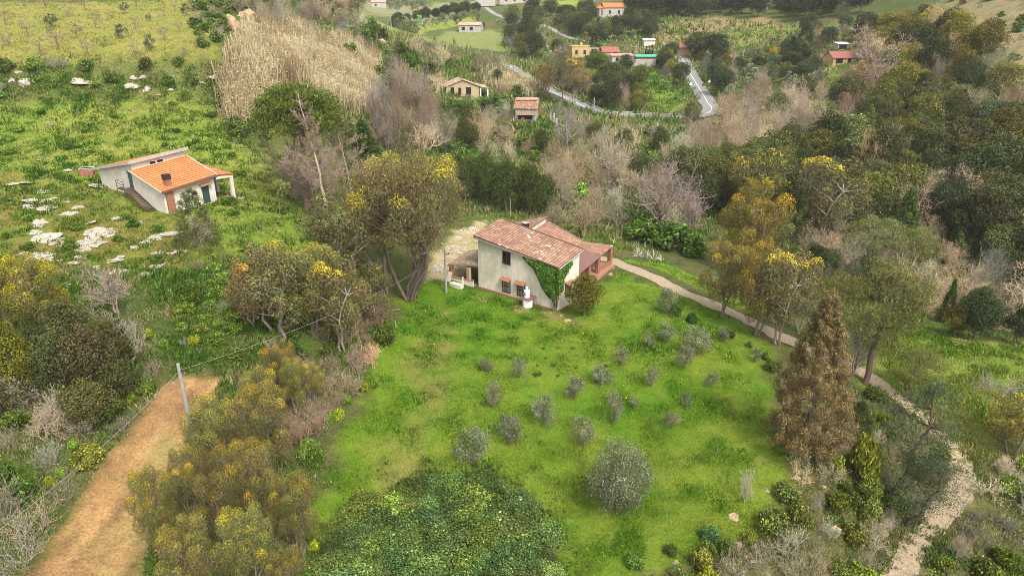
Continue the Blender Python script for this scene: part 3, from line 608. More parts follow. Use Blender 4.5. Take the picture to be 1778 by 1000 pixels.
for x in (4.9,6.9): mb=MB(); mb.box(x-.18,x+.18,-4,-3.64,-1,1.72); mb.build('column',M['white'],t)
t=small('derelict_shed','small derelict shed with a rusty sloping roof over a dark open bay',914,208,5.2,4.6,2.9,-6,M['farwhite'],M['tile_mid'],'mono',1.7,[(-1.8,.3,3.4,1.5,'open_bay')],cat='shed')
mb=MB(); mb.slab([(-2.6,.9,4.75),(2.6,.9,4.75),(2.6,2.4,4.95),(-2.6,2.4,4.95)],.35); mb.build('upper_roof',M['pinkroof'],t)
mb=MB(); mb.slab([(-2.3,-3.4,1.5),(2.5,-3.4,1.5),(2.5,-2.32,2.5),(-2.3,-2.32,2.5)],.06); mb.build('awning',M['wood'],t)
for x in (-2.2,2.4): mb=MB(); mb.box(x-.09,x+.09,-3.3,-3.1,-1.2,1.44); mb.build('post',M['concrete'],t)
for k,(u,v) in enumerate(((956,210),(962,213),(966.5,221))):
    p,t_=gp(u,v); mb=MB(); mb.box(-.17,.17,-.17,.17,-.5,2.1); mb.cyl((0,0,2.1),(0,0,2.18),.12,.02,6); o=mb.build('concrete_post',M['concrete']); o.location=p
    tag(o,['grey concrete post nearest the derelict shed wall','grey concrete post in the middle of the three by the shed','grey concrete post lowest of the three by the shed'][k],'post')
p,_=gp(800,184); mb=MB(); mb.box(-.35,.35,-.35,.35,-.5,1.6); mb.box(-.42,.42,-.42,.42,1.603,1.75); o=mb.build('gate_pillar',M['plaster_ocre']); o.location=p; tag(o,'lone ochre gate pillar in the grass below the ruined house','pillar')
t=small('red_roofed_house','white house with an orange hipped roof on the far hillside',1062,28,10,8,3.9,8,M['farwhite'],M['tile_new'],'gable',2.1,[(-2.6,.9,1,1.6,'window'),(2.,.9,1,1.6,'window')])
mb=MB(); mb.box(-7.6,-5.01,-4.6,3.2,-1.2,3.4); mb.build('wall',M['farwhite'],t); mb=MB(); mb.slab([(-8,-5,3.3),(-5.0,-5,3.5),(-5.0,3.4,5.2),(-8,3.4,3.6)],.12); mb.build('roof',M['tile_new'],t)
mb=MB(); mb.box(-6.8,-5.9,-4.66,-4.6,0.2,2.6); mb.build('door',M['maroon'],t)
t=small('long_farm_building','long white and pink farm building at the far ridge',898,6,26,9,4.2,4,M['farwhite'],M['pinkroof'],'gable',1.6,[(-9,1,1.5,1.5,'window'),(-3,1,1.5,1.5,'window'),(4,1,1.5,1.5,'window')])
mb=MB(); mb.box(-30,-16,-4,4,-2,3); mb.build('annex',M['farwhite'],t)
small('tiny_far_house','tiny white house with a pale pink roof among far olive groves',658,13,11,8,3.6,10,M['farwhite'],M['pinkroof'],'gable',2,[(-3,.8,1.4,1.6,'window')])
small('stone_ruin','pale roofless looking stone ruin in the far green meadow',818,55,11,7,3.0,-8,M['farwhite'],M['tile_pale'],'gable',1.3,[(-4,.5,1.6,1.6,'doorway'),(0,.5,1.6,1.6,'doorway')])
t=small('yellow_house','flat roofed yellow house behind the valley trees',1005,99,7,6,3.6,8,M['plaster_yel'],M['plaster_yel'],'flat',0,[(-2.2,.8,1,1.4,'window'),(1,.8,1,1.4,'window')])
mb=MB(); mb.box(.2,1.0,-1,-.3,3.8,5.0); mb.build('chimney',M['plaster_yel'],t)
small('ochre_hut','dark open ochre hut beside the yellow house',1030,95,3.5,4,2.7,5,M['plaster_yel'],M['dark'],'flat',0,[(-1.2,.2,2.2,2.0,'open_bay')],cat='hut')
small('red_roofed_cottage','low yellow cottage with a dusty red roof in the valley',1058,98,6.4,5,1.8,6,M['plaster_yel'],M['redroof'],'gable',1.5,[(1,.2,1.6,1.5,'window')])
t=small('white_yard_building','low white building with a rusty pink roof behind the tarp covered terrace',1078,110,8.,5,2.7,3,M['farwhite'],M['pinkroof'],'mono',.5,[(-2.5,.8,1,1.3,'window')],cat='building')
t=small('terrace_shelter','white walled terrace under a bright green tarpaulin',1122,109,8,4.5,2.1,-2,M['brick'],M['tarp'],'mono',.5,[],cat='shelter')
mb=MB(); mb.box(-6,2.6,-6.2,-5.9,-1.5,1.5); mb.build('yard_wall',M['farwhite'],t); mb=MB(); mb.box(2.65,5,-6.1,-5.9,-1,1.6); mb.build('gate',M['dark'],t)
small('roadside_house','small pinkish house with a red roof beside the road junction',1183,93,8,6,2.4,-20,M['plaster_ocre'],M['redroof'],'gable',1.4,[(-2.5,.3,1.2,1.8,'window')])
small('white_awning','small pale roofed carport by the upper road',1126,78,4.5,3,1.8,3,M['plaster2'],M['greysheet'],'mono',.5,[],cat='carport')
t=small('palm_garden_house','yellow house with a maroon roof under the palms',1457,110,8,6,1.9,6,M['plaster_yel'],M['redroof'],'gable',1.7,[(-3,.1,2.4,1.4,'open_bay'),(1,.2,1.2,1.5,'window')])
mb=MB(); mb.box(4.01,9.5,-2,2.5,-1,2.0); mb.build('annex',M['farwhite'],t); mb=MB(); mb.slab([(4.02,-2.4,1.9),(9.9,-2.4,1.9),(9.9,2.9,2.9),(4.02,2.9,2.9)],.1); mb.build('annex_roof',M['greysheet'],t)
small('garden_shed','tiny pale roofed open shed behind the maroon roofed house',1460,86,4.,3,1.8,4,M['concrete'],M['greysheet'],'mono',.4,[(-1.6,.1,2.8,1.3,'open_bay')],cat='shed')
small('pink_outbuilding','faded pink outbuilding among the olives right of the road',1251,107,6,5,2.3,10,M['pinkroof'],M['pinkroof'],'flat',0,[(-1,.1,1.2,1.7,'doorway')],cat='outbuilding')
# ------------------------------------------------------------------ plants: prototypes
def unit(a): return a/(np.linalg.norm(a,axis=-1,keepdims=True)+1e-9)
class Leaves:
    def __init__(s,seed): s.r=np.random.default_rng(seed); s.c=[];s.n=[];s.a=[];s.L=[];s.W=[];s.col=[]
    def add(s,c,n,L,W,col,axis=None,var=.25):
        r=s.r; k=len(c); n=unit(n); a=r.normal(size=(k,3)) if axis is None else np.asarray(axis)+.45*r.normal(size=(k,3))
        a=unit(a-(a*n).sum(1)[:,None]*n)
        s.c.append(c); s.n.append(n); s.a.append(a); s.L.append(L*r.uniform(.65,1.35,k)); s.W.append(W*r.uniform(.65,1.35,k))
        s.col.append(np.broadcast_to(col,(k,3))*np.exp(var*r.normal(size=(k,1)))*np.exp(.06*r.normal(size=(k,3))))
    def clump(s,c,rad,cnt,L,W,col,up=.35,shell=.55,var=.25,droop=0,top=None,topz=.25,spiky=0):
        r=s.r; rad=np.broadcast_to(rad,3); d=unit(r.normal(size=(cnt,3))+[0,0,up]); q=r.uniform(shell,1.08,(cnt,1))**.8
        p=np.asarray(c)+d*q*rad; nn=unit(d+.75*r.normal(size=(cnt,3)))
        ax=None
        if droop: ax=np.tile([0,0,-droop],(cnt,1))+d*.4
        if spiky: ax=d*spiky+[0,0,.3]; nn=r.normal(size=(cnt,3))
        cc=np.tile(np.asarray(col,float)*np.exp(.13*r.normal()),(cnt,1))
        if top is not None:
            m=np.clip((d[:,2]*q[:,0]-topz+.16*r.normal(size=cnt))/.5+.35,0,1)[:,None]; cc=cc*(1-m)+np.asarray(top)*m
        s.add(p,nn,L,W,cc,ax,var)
    def mesh(s,name):
        c=np.concatenate(s.c);n=np.concatenate(s.n);a=np.concatenate(s.a);L=np.concatenate(s.L)[:,None]/2;W=np.concatenate(s.W)[:,None]/2
        b=np.cross(n,a); fold=n*W*.35
        V=np.stack([c-a*L,c+b*W+fold,c+a*L,c-b*W+fold],1).reshape(-1,3)
        col=np.repeat(np.clip(np.concatenate(s.col)*1.2,.004,.9),4,0); k=len(c)
        return npmesh(name,V,np.arange(k*4).reshape(k,4),col)
class Tubes:
    def __init__(s): s.V=[];s.T=[];s.n=0
    def add(s,pts,rad,sides=5):
        pts=np.asarray(pts,float); rad=np.asarray(rad,float); N=len(pts); d=np.gradient(pts,axis=0); d=unit(d)
        ref=np.array([0.,0,1]) if abs(d[0][2])<.8 else np.array([1.,0,0])
        a=unit(np.cross(d,ref)); b=np.cross(d,a); th=np.arange(sides)*2*math.pi/sides
        ring=pts[:,None]+rad[:,None,None]*(a[:,None]*np.cos(th)[None,:,None]+b[:,None]*np.sin(th)[None,:,None])
        s.V.append(ring.reshape(-1,3)); I,J=np.meshgrid(np.arange(sides),np.arange(N-1)); K=(I+1)%sides
        s.T.append(np.stack([J*sides+I,J*sides+K,(J+1)*sides+K,(J+1)*sides+I],-1).reshape(-1,4)+s.n); s.n+=N*sides
    def limb(s,r,p0,p1,r0,r1,sides=5,sag=.1,k=5):
        p0=np.asarray(p0,float);p1=np.asarray(p1,float); t=np.linspace(0,1,k)[:,None]; L=np.linalg.norm(p1-p0)
        pts=p0*(1-t)+p1*t+np.sin(t*math.pi)*r.normal(size=3)*L*sag*.5; pts[1:-1]+=r.normal(size=(k-2,3))*L*.02
        s.add(pts,r0*(1-t[:,0])+r1*t[:,0],sides); return pts
    def mesh(s,name): return npmesh(name,np.concatenate(s.V),np.concatenate(s.T),smooth=True)
MAKE={}
def acacia(seed,h=7,wd=5,nc=24,per=1250,flower=.42,L=.125,W=.045,green=(.112,.120,.044),yel=(.37,.28,.03),nst=0,low=.2):
    r=np.random.default_rng(seed); lv=Leaves(seed); tb=Tubes(); cs=[]
    for i in range(nc):
        for _ in range(30):
            d=unit(r.normal(size=3)+[0,0,.35]); q=r.uniform(.45,1)
            c=np.array([d[0]*q*wd*.42,d[1]*q*wd*.42,h*(low+(1-low)*.48+d[2]*q*(1-low)*.46)])
            if all(np.linalg.norm((c-e)*[1,1,.8])>wd*.17 for e in cs): break
        cs.append(c)
    ns=nst or r.integers(2,4); stems=[]
    for i in range(ns):
        a=2*math.pi*(i+r.uniform(0,.5))/ns; top=np.array([math.cos(a)*wd*(.3 if nst else .2),math.sin(a)*wd*(.3 if nst else .2),h*r.uniform(.55,.75)])
        stems.append(tb.limb(r,(math.cos(a)*.1,math.sin(a)*.1,-.4),top,.105*h/7,.05,6,.16,7))
    for c in cs:
        st=stems[int(r.integers(ns))]; j=min(range(2,len(st)),key=lambda j:np.linalg.norm(st[j]-(c-[0,0,h*.15])))
        tb.limb(r,st[j],c,.055*h/7,.015,4,.2,5)
        for _ in range(3): tb.limb(r,c-[0,0,.2],c+r.normal(size=3)*wd*.1,.018,.006,3,.2,4)
        R0=wd*r.uniform(.095,.155)*(.62 if nst else 1); f=r.random()<flower and c[2]>h*.5
        g=np.array(green)*[1+.35*r.random(),1,1]
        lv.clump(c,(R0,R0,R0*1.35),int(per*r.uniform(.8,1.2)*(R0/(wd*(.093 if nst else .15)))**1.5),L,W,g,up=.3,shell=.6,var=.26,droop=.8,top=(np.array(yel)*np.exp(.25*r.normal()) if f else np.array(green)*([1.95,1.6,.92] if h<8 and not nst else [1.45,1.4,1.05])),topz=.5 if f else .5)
    return lv.mesh('acacia_crown'),tb.mesh('acacia_trunk')
def oak(seed,h=8,wd=7,nc=44,per=190,L=.26,W=.16,col=(.053,.066,.029),low=.18,top=1.25):
    r=np.random.default_rng(seed); lv=Leaves(seed); tb=Tubes(); cs=[]
    for i in range(nc):
        for _ in range(30):
            d=unit(r.normal(size=3)+[0,0,.5]); q=r.uniform(.6,1)
            c=np.array([d[0]*q*wd*.40,d[1]*q*wd*.40,h*(low+(1-low)*.42+d[2]*q*(1-low)*.44)])
            if all(np.linalg.norm(c-e)>wd*.13 for e in cs): break
        cs.append(c)
    tr=tb.limb(r,(0,0,-.5),(r.normal()*.3,r.normal()*.3,h*.62),.2,.08,6,.1,6)
    for c in cs[::2]: tb.limb(r,tr[int(r.integers(2,5))],c,.07,.02,4,.15,4)
    for c in cs:
        R0=wd*r.uniform(.11,.2)
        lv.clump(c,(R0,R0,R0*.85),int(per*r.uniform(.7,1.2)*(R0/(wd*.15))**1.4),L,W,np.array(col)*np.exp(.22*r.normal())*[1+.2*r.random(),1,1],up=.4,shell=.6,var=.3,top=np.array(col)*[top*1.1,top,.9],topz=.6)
    return lv.mesh('oak_crown'),tb.mesh('oak_trunk')
def conebush(seed,h=7,wd=4.5,n=70,per=90,L=.3,W=.1,col=(.05,.075,.018),base=.08,pw=.9,spiky=0,droop=0,top=1.4,rad=.17,trunk=.16,belly=False):
    r=np.random.default_rng(seed); lv=Leaves(seed); tb=Tubes()
    tb.limb(r,(0,0,-.5),(0,0,h*.93),trunk,.03,6,.03,6)
    for i in range(n):
        f=base+(1-base)*((i+.5)/n)**1.15; a=i*2.399+r.normal()*.3; rr=wd*.5*((1-f)**pw if not belly else min(1,(1-f)/.66)**.8)*(r.uniform(.62,1.1) if not belly else r.uniform(.5,1.18))*(min(1,(f-base)/.12+.55)); R0=wd*rad*(1-(.3 if belly else .55)*f)*r.uniform(.75,1.25)
        c=np.array([math.cos(a)*rr,math.sin(a)*rr,h*f-.1*rr]); 
        if i%3==0: tb.limb(r,(0,0,h*f*.9),c,.04,.01,4,.1,4)
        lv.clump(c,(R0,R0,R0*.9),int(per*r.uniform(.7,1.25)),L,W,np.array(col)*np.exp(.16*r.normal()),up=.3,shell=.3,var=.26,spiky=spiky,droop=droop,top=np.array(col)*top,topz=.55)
    return lv.mesh('cone_crown'),tb.mesh('cone_trunk')
def pine(seed,h=9,wd=8,n=46,per=230,L=.32,W=.045,col=(.085,.10,.03),flat=.5,low=.3,dome=False,lean=0.,bare=0):
    r=np.random.default_rng(seed); lv=Leaves(seed); tb=Tubes(); LN=np.array([lean*h,0,0])
    tr=tb.limb(r,(0,0,-.5),LN*.9+[r.normal()*.2,r.normal()*.2,h*.86],.24*h/9,.06,7,.07,8)
    cs=[]
    for i in range(n):
        for _ in range(30):
            d=unit(r.normal(size=3)+[0,0,.6 if dome else .35]); q=r.uniform(.55,1) if not dome else r.uniform(.8,1.06)
            if dome: d[2]=abs(d[2]); d=unit(d)
            zc=(low+(1-low)*(.3 if dome else .48)); zs=(1-low)*(.55 if dome else .47)
            c=np.array([d[0]*q*wd*.45,d[1]*q*wd*.45,h*(zc+d[2]*q*zs)])+LN*(zc+d[2]*zs)
            if all(np.linalg.norm((c-e)*[1,1,1.5])>wd*.12 for e in cs): break
        cs.append(c)
    for c in cs:
        j=min(range(2,len(tr)),key=lambda j:abs(tr[j][2]-(c[2]-.12*np.hypot(c[0]-tr[j][0],c[1]-tr[j][1]))))
        tb.limb(r,tr[j],c,.05,.015,4,.14,5)
        R0=wd*r.uniform(.09,.15); 
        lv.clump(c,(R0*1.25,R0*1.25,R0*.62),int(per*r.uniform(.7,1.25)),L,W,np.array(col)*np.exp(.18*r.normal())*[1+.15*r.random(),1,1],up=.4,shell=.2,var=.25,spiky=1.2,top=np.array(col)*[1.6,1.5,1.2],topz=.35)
    for i in range(bare):
        a=r.uniform(0,6.28); z=h*r.uniform(.12,.45); tb.limb(r,LN*z/h+[0,0,z],LN*z/h+[math.cos(a)*wd*.22,math.sin(a)*wd*.22,z+r.normal()*.5],.035,.008,4,.25,5)
    return lv.mesh('pine_crown'),tb.mesh('pine_trunk')
def olive(seed,h=3,wd=3,nc=16,per=170,L=.16,W=.05,col=(.125,.134,.078)):
    r=np.random.default_rng(seed); lv=Leaves(seed); tb=Tubes(); cs=[]
    for i in range(nc):
        for _ in range(30):
            d=unit(r.normal(size=3)+[0,0,.25]); q=r.uniform(.5,1)
            c=np.array([d[0]*q*wd*.4,d[1]*q*wd*.4,h*(.5+d[2]*q*.40)])
            if all(np.linalg.norm(c-e)>wd*.16 for e in cs): break
        cs.append(c)
    tr=tb.limb(r,(0,0,-.3),(r.normal()*.1,r.normal()*.1,h*.45),.09*h/3,.05*h/3,6,.1,5)
    for c in cs:
        tb.limb(r,tr[int(r.integers(2,5))],c,.03*h/3,.008,4,.2,4); R0=wd*r.uniform(.12,.2)
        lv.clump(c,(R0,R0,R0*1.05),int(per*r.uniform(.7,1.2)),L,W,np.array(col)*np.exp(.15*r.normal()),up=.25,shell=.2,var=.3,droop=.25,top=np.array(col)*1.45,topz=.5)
    return lv.mesh('olive_crown'),tb.mesh('olive_trunk')
def bare(seed,h=7,wd=6,stems=5,style='fan',tw=.05,depth=4,kids=5,trunk=.14):
    """leafless tree: woody limbs (trunk mesh) and a haze of twigs (crown mesh)"""
    r=np.random.default_rng(seed); tb=Tubes(); segs=[]
    def grow(p,d,L,rad,k):
        p=np.asarray(p,float); d=unit(d); pts=[p]; q=p.copy(); dd=d.copy()
        for i in range(4):
            dd=unit(dd+.16*r.normal(size=3)+[0,0,.05]); q=q+dd*L/4; pts.append(q.copy())
        if rad>.022: tb.add(pts,np.linspace(rad,rad*.55,5),5 if rad>.05 else 3)
        else:
            for i in range(4): segs.append((pts[i],pts[i+1],max(rad,tw*.35)))
        if k<=0: return
        n=kids+int(r.integers(0,2))
        for i in range(n):
            t=r.uniform(.3,1); j=min(3,int(t*4)); o=pts[j]*(1-(t*4-j))+pts[j+1]*(t*4-j) if t<1 else pts[4]
            sp=.75 if style=='fan' else .95
            nd_=unit(dd+sp*r.normal(size=3)+[0,0,.25 if style!='weep' else -.1]); grow(o,nd_,L*r.uniform(.45,.72),rad*.5,k-1)
    for i in range(stems):
        a=2*math.pi*i/stems+r.normal()*.4; out=(.75 if style=='fan' else .3)*r.uniform(.3,1)*wd/h
        grow((math.cos(a)*.15,math.sin(a)*.15,-.3),(math.cos(a)*out,math.sin(a)*out,1),h*r.uniform(.42,.6),trunk*r.uniform(.6,1),depth)
    A=np.array([s_[0] for s_ in segs]);B=np.array([s_[1] for s_ in segs]);w_=np.array([max(s_[2],tw*.5) for s_ in segs])[:,None]
    side=unit(np.cross(B-A,r.normal(size=A.shape)))*w_*.5
    V=np.stack([A-side,A+side,B+side*.7,B-side*.7],1).reshape(-1,3); zmax=V[:,2].max(); 
    col=np.repeat(np.exp(.2*r.normal(size=(len(A),1)))*np.ones((1,3)),4,0)
    return npmesh('bare_crown',V,np.arange(len(V)).reshape(-1,4),col),tb.mesh('bare_trunk'),
def deadpine(seed,h=14,lean=-.14,n=36,tw=.034):
    r=np.random.default_rng(seed); tb=Tubes(); segs=[]
    z=np.linspace(-.04,1,12); pts=np.c_[lean*h*z**1.3+.05*r.normal(size=12),.05*r.normal(size=12),h*z]; tb.add(pts,np.linspace(.2,.03,12),7)
    def side_(p,d,L,k):
        d=unit(d); q=np.array(p); prev=q
        for i in range(6):
            d=unit(d+.10*r.normal(size=3)+[0,0,.07]); nx=q+d*L/6; segs.append((q,nx,max(.012,.05*(1-i/6)*L/3.))); q=nx
            if k>0:
                for _ in range(4): side_(q,d+.75*r.normal(size=3)+[0,0,.15],L*r.uniform(.22,.45)*(1-i/9),k-1)
    for i in range(n):
        f=.28+.7*(i+r.random())/n; a=i*2.4+r.normal()*.3; L=h*.34*(1-.78*(f-.28)/.72)*r.uniform(.6,1.1)
        p=np.array([np.interp(f,z,pts[:,0]),np.interp(f,z,pts[:,1]),h*f]); side_(p,[math.cos(a),math.sin(a),.35],L,2 if L>1.2 else 1)
    A=np.array([s_[0] for s_ in segs]);B=np.array([s_[1] for s_ in segs]);w_=np.maximum(np.array([s_[2] for s_ in segs]),tw*.5)[:,None]
    sd_=unit(np.cross(B-A,r.normal(size=A.shape)))*w_*.6; V=np.stack([A-sd_,A+sd_,B+sd_*.7,B-sd_*.7],1).reshape(-1,3)
    return npmesh('dead_crown',V,np.arange(len(V)).reshape(-1,4),np.repeat(np.exp(.2*r.normal(size=(len(A),1)))*np.ones((1,3)),4,0)),tb.mesh('dead_trunk')
def bush(seed,h=1.6,wd=2.4,nc=14,per=90,L=.2,W=.12,col=(.065,.09,.022),top=1.4,up=.5,tw=0):
    r=np.random.default_rng(seed); lv=Leaves(seed); tb=Tubes()
    for i in range(nc):
        d=unit(r.normal(size=3)+[0,0,.6]); d[2]=abs(d[2]); q=r.uniform(.4,1); R0=wd*r.uniform(.14,.24)
        c=np.array([d[0]*q*wd*.38,d[1]*q*wd*.38,h*(.12+d[2]*q*.62)]); tb.limb(r,(0,0,-.2),c,.03,.008,3,.2,4)
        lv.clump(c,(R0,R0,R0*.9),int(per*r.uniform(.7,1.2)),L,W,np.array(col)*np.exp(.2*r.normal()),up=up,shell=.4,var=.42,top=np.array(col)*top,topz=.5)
    return lv.mesh('shrub_leaves'),tb.mesh('shrub_stems')
def spike(seed,h=1.4,n=26,L=1.1,W=.12,col=(.3,.33,.24)):
    r=np.random.default_rng(seed); lv=Leaves(seed); d=unit(r.normal(size=(n,3))*[1,1,.5]+[0,0,.55])
    lv.add(d*L*.45*h/1.4,np.cross(d,r.normal(size=(n,3))),L*h/1.4,W,np.array(col),d*4,.15); tb=Tubes(); tb.limb(r,(0,0,-.3),(0,0,.3),.12,.05,6)
    return lv.mesh('agave_leaves'),tb.mesh('agave_base')
def palm(seed,h=8,n=40,L=2.3,col=(.10,.10,.04),skirt=30,tr=.22,bend=.04):
    r=np.random.default_rng(seed); lv=Leaves(seed); tb=Tubes(); top=np.array([bend*h,0,h])
    tb.limb(r,(0,0,-.5),top,tr,tr*.75,8,.05,8)
    for k in range(n+skirt):
        dead=k>=n; d=unit(np.array([r.normal(),r.normal(),(-1.5 if dead else .5)+.5*r.normal()])); m=9
        t=np.linspace(.1,1,m)[:,None]; p=top-[0,0,.5 if dead else 0]+d*L*(.7 if dead else 1)*t-np.array([0,0,1])*(t**2)*L*.35
        lv.add(np.repeat(p,3,0)+r.normal(size=(m*3,3))*.05,r.normal(size=(m*3,3)),.5,.07,np.array((.20,.15,.085) if dead else col),np.tile(d,(m*3,1))*1.2,.2)
    return lv.mesh('palm_fronds'),tb.mesh('palm_trunk')
PROTO={}
def proto(key,fn,copies_,**k): PROTO[key]=[fn(1000+37*i+sum(map(ord,key)),**k) for i in range(copies_)]
proto('acacia',acacia,4)
proto('acacia_big',acacia,1,h=12,wd=12,nc=95,per=640,flower=.16,L=.18,W=.06,green=(.112,.108,.047),yel=(.42,.37,.025),low=.36,nst=7)
proto('acacia_far',acacia,3,h=8,wd=6,nc=26,per=230,flower=.22,L=.28,W=.1)
proto('eucalypt',acacia,3,h=9,wd=6,nc=24,per=480,flower=.12,L=.24,W=.08,green=(.112,.11,.05),low=.22)
proto('oak',oak,4)
proto('bushy',conebush,2,h=7,wd=4.5)
proto('cypress',conebush,1,h=13,wd=6.6,n=340,per=240,L=.18,W=.06,belly=True,col=(.148,.126,.056),pw=.5,droop=.4,top=(1.45,1.35,1.15),rad=.085,trunk=.3,base=.09)
proto('cypress_thin',conebush,2,h=8,wd=2.,n=40,per=60,L=.35,W=.16,col=(.03,.045,.018),pw=.5)
proto('fir',conebush,1,h=14,wd=11,n=70,per=90,L=.5,W=.14,col=(.035,.055,.022),pw=.9,rad=.12)
proto('pine',pine,2)
proto('pine_dark',pine,1,h=10,wd=7,n=44,per=170,L=.3,W=.045,col=(.055,.075,.042),low=.22,lean=.22,bare=14)
proto('stone_pine',pine,1,h=14,wd=11,n=95,per=330,L=.4,W=.10,col=(.072,.10,.02),dome=True,low=.5,bare=10)
proto('pine_bush',conebush,1,h=6,wd=5.2,n=60,per=130,L=.3,W=.05,col=(.085,.11,.035),spiky=1.3,pw=.6,rad=.15)
proto('olive',olive,3)
proto('olive_big',olive,1,h=4.6,wd=5,nc=44,per=330,L=.15,W=.05,col=(.118,.125,.07))
proto('olive_far',olive,3,h=3,wd=3.2,nc=12,per=60,L=.3,W=.11)
proto('olive_thin',olive,3,h=3.2,wd=3.6,nc=9,per=44,L=.22,W=.07,col=(.17,.165,.11))
proto('bare_fan',bare,3,h=7,wd=7,stems=7,style='fan',depth=3,kids=5)
proto('bare',bare,4,h=8,wd=6,stems=3,style='broom',depth=4,kids=4)
proto('bare_tall',bare,2,h=12,wd=6,stems=1,style='broom',depth=4,kids=6,trunk=.24,tw=.045)
proto('dead_pine',deadpine,2)
proto('brush',bare,3,h=3.,wd=4,stems=9,style='fan',depth=2,kids=6,tw=.035,trunk=.05)
proto('shrub',bush,4)
proto('shrub_near',bush,4,h=1.5,wd=2.2,nc=18,per=150,L=.15,W=.09)
proto('lush',bush,4,h=1.7,wd=2.3,nc=26,per=260,L=.11,W=.075,col=(.056,.09,.026),top=1.25)
proto('agave',spike,2)
proto('palm',palm,1)
proto('palm_dead',palm,1,h=4.5,n=34,L=1.15,col=(.22,.22,.06),skirt=14,tr=.10,bend=-.16)
NOM={}
for k_,v_ in PROTO.items():
    co=np.concatenate([np.array([x.co[:] for x in m_.vertices][::7]) for m_ in v_[0][:1]]); NOM[k_]=(np.percentile(co[:,2],99),2*np.percentile(np.hypot(co[:,0]-co[:,0].mean(),co[:,1]-co[:,1].mean()),97))
RG=np.random.default_rng(7); CNT=[0]
TRUNKC={'acacia':(.24,.19,.15),'eucalypt':(.33,.28,.23),'acacia_big':(.20,.15,.115),'stone_pine':(.21,.14,.10),'cypress':(.17,.115,.08),'pine':(.16,.11,.08),'pine_dark':(.12,.085,.065),'bare_tall':(.5,.38,.3)}
PN={'shrub':('leaves','stems'),'agave':('leaves','stems')}
def plant(key,p,h,wd,label,cat='tree',name=None,group=None,tint=(1,1,1),tcol=None,rz=None,parts=True,tilt=None,var=None):
    me=PROTO[key][int(RG.integers(len(PROTO[key]))) if var is None else var]; nh,nw=NOM[key]
    t=empty(name or 'tree',p,RG.uniform(0,6.28) if rz is None else rz,label,cat,group,(wd/nw,wd/nw,h/nh))
    if tilt: t.rotation_euler=(tilt[0],tilt[1],0 if rz is None else rz)
    nm=('leaves','stems') if cat in('shrub','agave','bush') else ('crown','trunk')
    isb=key.startswith('bare') or key in('brush','dead_pine')
    tc=tcol or TRUNKC.get(key,(.2,.155,.115)); tv=np.array(tint)*np.exp(.08*RG.normal())*np.exp(.04*RG.normal(size=3))
    c=link('twigs' if isb else nm[0],me[0],t,LEAF); c.color=(*tv,1)
    if parts: k=link(nm[1],me[1],t,BARK); k.color=(*(tv*1.0 if isb and tcol is None else np.array(tc)),1)
    CNT[0]+=1; return t
def at_px(key,u,v,hpx,wpx,label,cat='tree',**k):
    p,t=gp(u,v); return plant(key,p,float(hfor(v,hpx,t)),float(wpx*t/F),label,cat,**k)
NAME={'acacia':'acacia_tree','acacia_big':'eucalyptus_tree','acacia_far':'acacia_tree','eucalypt':'eucalyptus_tree','oak':'evergreen_oak','bushy':'evergreen_tree','cypress':'cypress_tree','cypress_thin':'cypress_tree','fir':'fir_tree','pine':'pine_tree','pine_dark':'pine_tree','stone_pine':'stone_pine','pine_bush':'young_pine','olive':'olive_tree','olive_big':'olive_tree','olive_far':'olive_tree','olive_thin':'olive_tree','bare_fan':'bare_tree','bare':'bare_tree','bare_tall':'dead_tree','dead_pine':'dead_pine','brush':'brushwood','shrub':'shrub','shrub_near':'shrub','lush':'shrub','agave':'agave','palm':'palm_tree','palm_dead':'palm_tree'}
_plant=plant
def plant(key,p,h,wd,label,cat='tree',name=None,**k): return _plant(key,p,h,wd,label,cat,name or NAME[key],**k)
# ------------------------------------------------------------------ plants one can point at
G1='flowering acacias on the bank above the tilled strip'
for key,u,v,hp,wp,lab in [
 ('acacia',384,842,138,112,'yellow tipped acacia right of the leaning pole, over the tilled strip end'),
 ('acacia',468,835,165,120,'broad acacia with golden top beside the dry brushwood'),
 ('acacia',285,965,150,90,'thin pale stemmed acacia standing at the very edge of the tilled strip'),
 ('acacia',395,960,175,105,'tall acacia in the middle of the bank clump with yellow tufts'),
 ('acacia',452,930,150,105,'acacia with the brightest golden crown in the bank clump'),
 ('acacia',520,960,140,95,'leaning acacia that overhangs the green field edge'),
 ('acacia',440,1035,140,110,'small acacia with one golden tuft at the bottom of the clump'),
 ('acacia',345,1050,145,110,'dull olive acacia lowest on the bank beside the tilled strip'),
 ('acacia',330,890,110,75,'slim acacia behind the pale stemmed one'),
 ('acacia',505,1050,95,80,'low acacia beside the yellow spurge at the field corner')]:
    at_px(key,u,v,hp,wp*.88,lab,group=G1)
for u,v,hp,wp,lab,cl in [(497,690,95,62,'sparse orange flowered acacia sapling above the brushwood','b'),(462,735,85,75,'orange topped acacia next to the leaning pole','o'),(515,725,95,48,'slim acacia sapling with a single yellow crown among brushwood','y'),(545,700,70,50,'wispy acacia sapling nearest the field edge','w')]:
    at_px('acacia',u,v,hp,wp,lab,tint=(1,1,.9))
at_px('eucalypt',487,592,165,128,'brown olive acacia with bright yellow crown, below the hillside house',tint=(.95,.95,.9))
at_px('acacia',545,580,158,115,'yellow topped acacia leaning right, beside the big eucalyptus')
at_px('eucalypt',437,565,115,72,'sparse brownish acacia on the left of its pair',tint=(1.15,.95,.85))
at_px('eucalypt',598,608,150,110,'grey brown bushy acacia below the big eucalyptus',tint=(.95,.9,.9))
at_px('eucalypt',648,560,95,90,'dull bushy acacia in front of the big eucalyptus stems',tint=(.85,.85,.85))
at_px('acacia_big',712,522,252,205,'huge many stemmed eucalyptus left of the farmhouse with yellow crown tips')
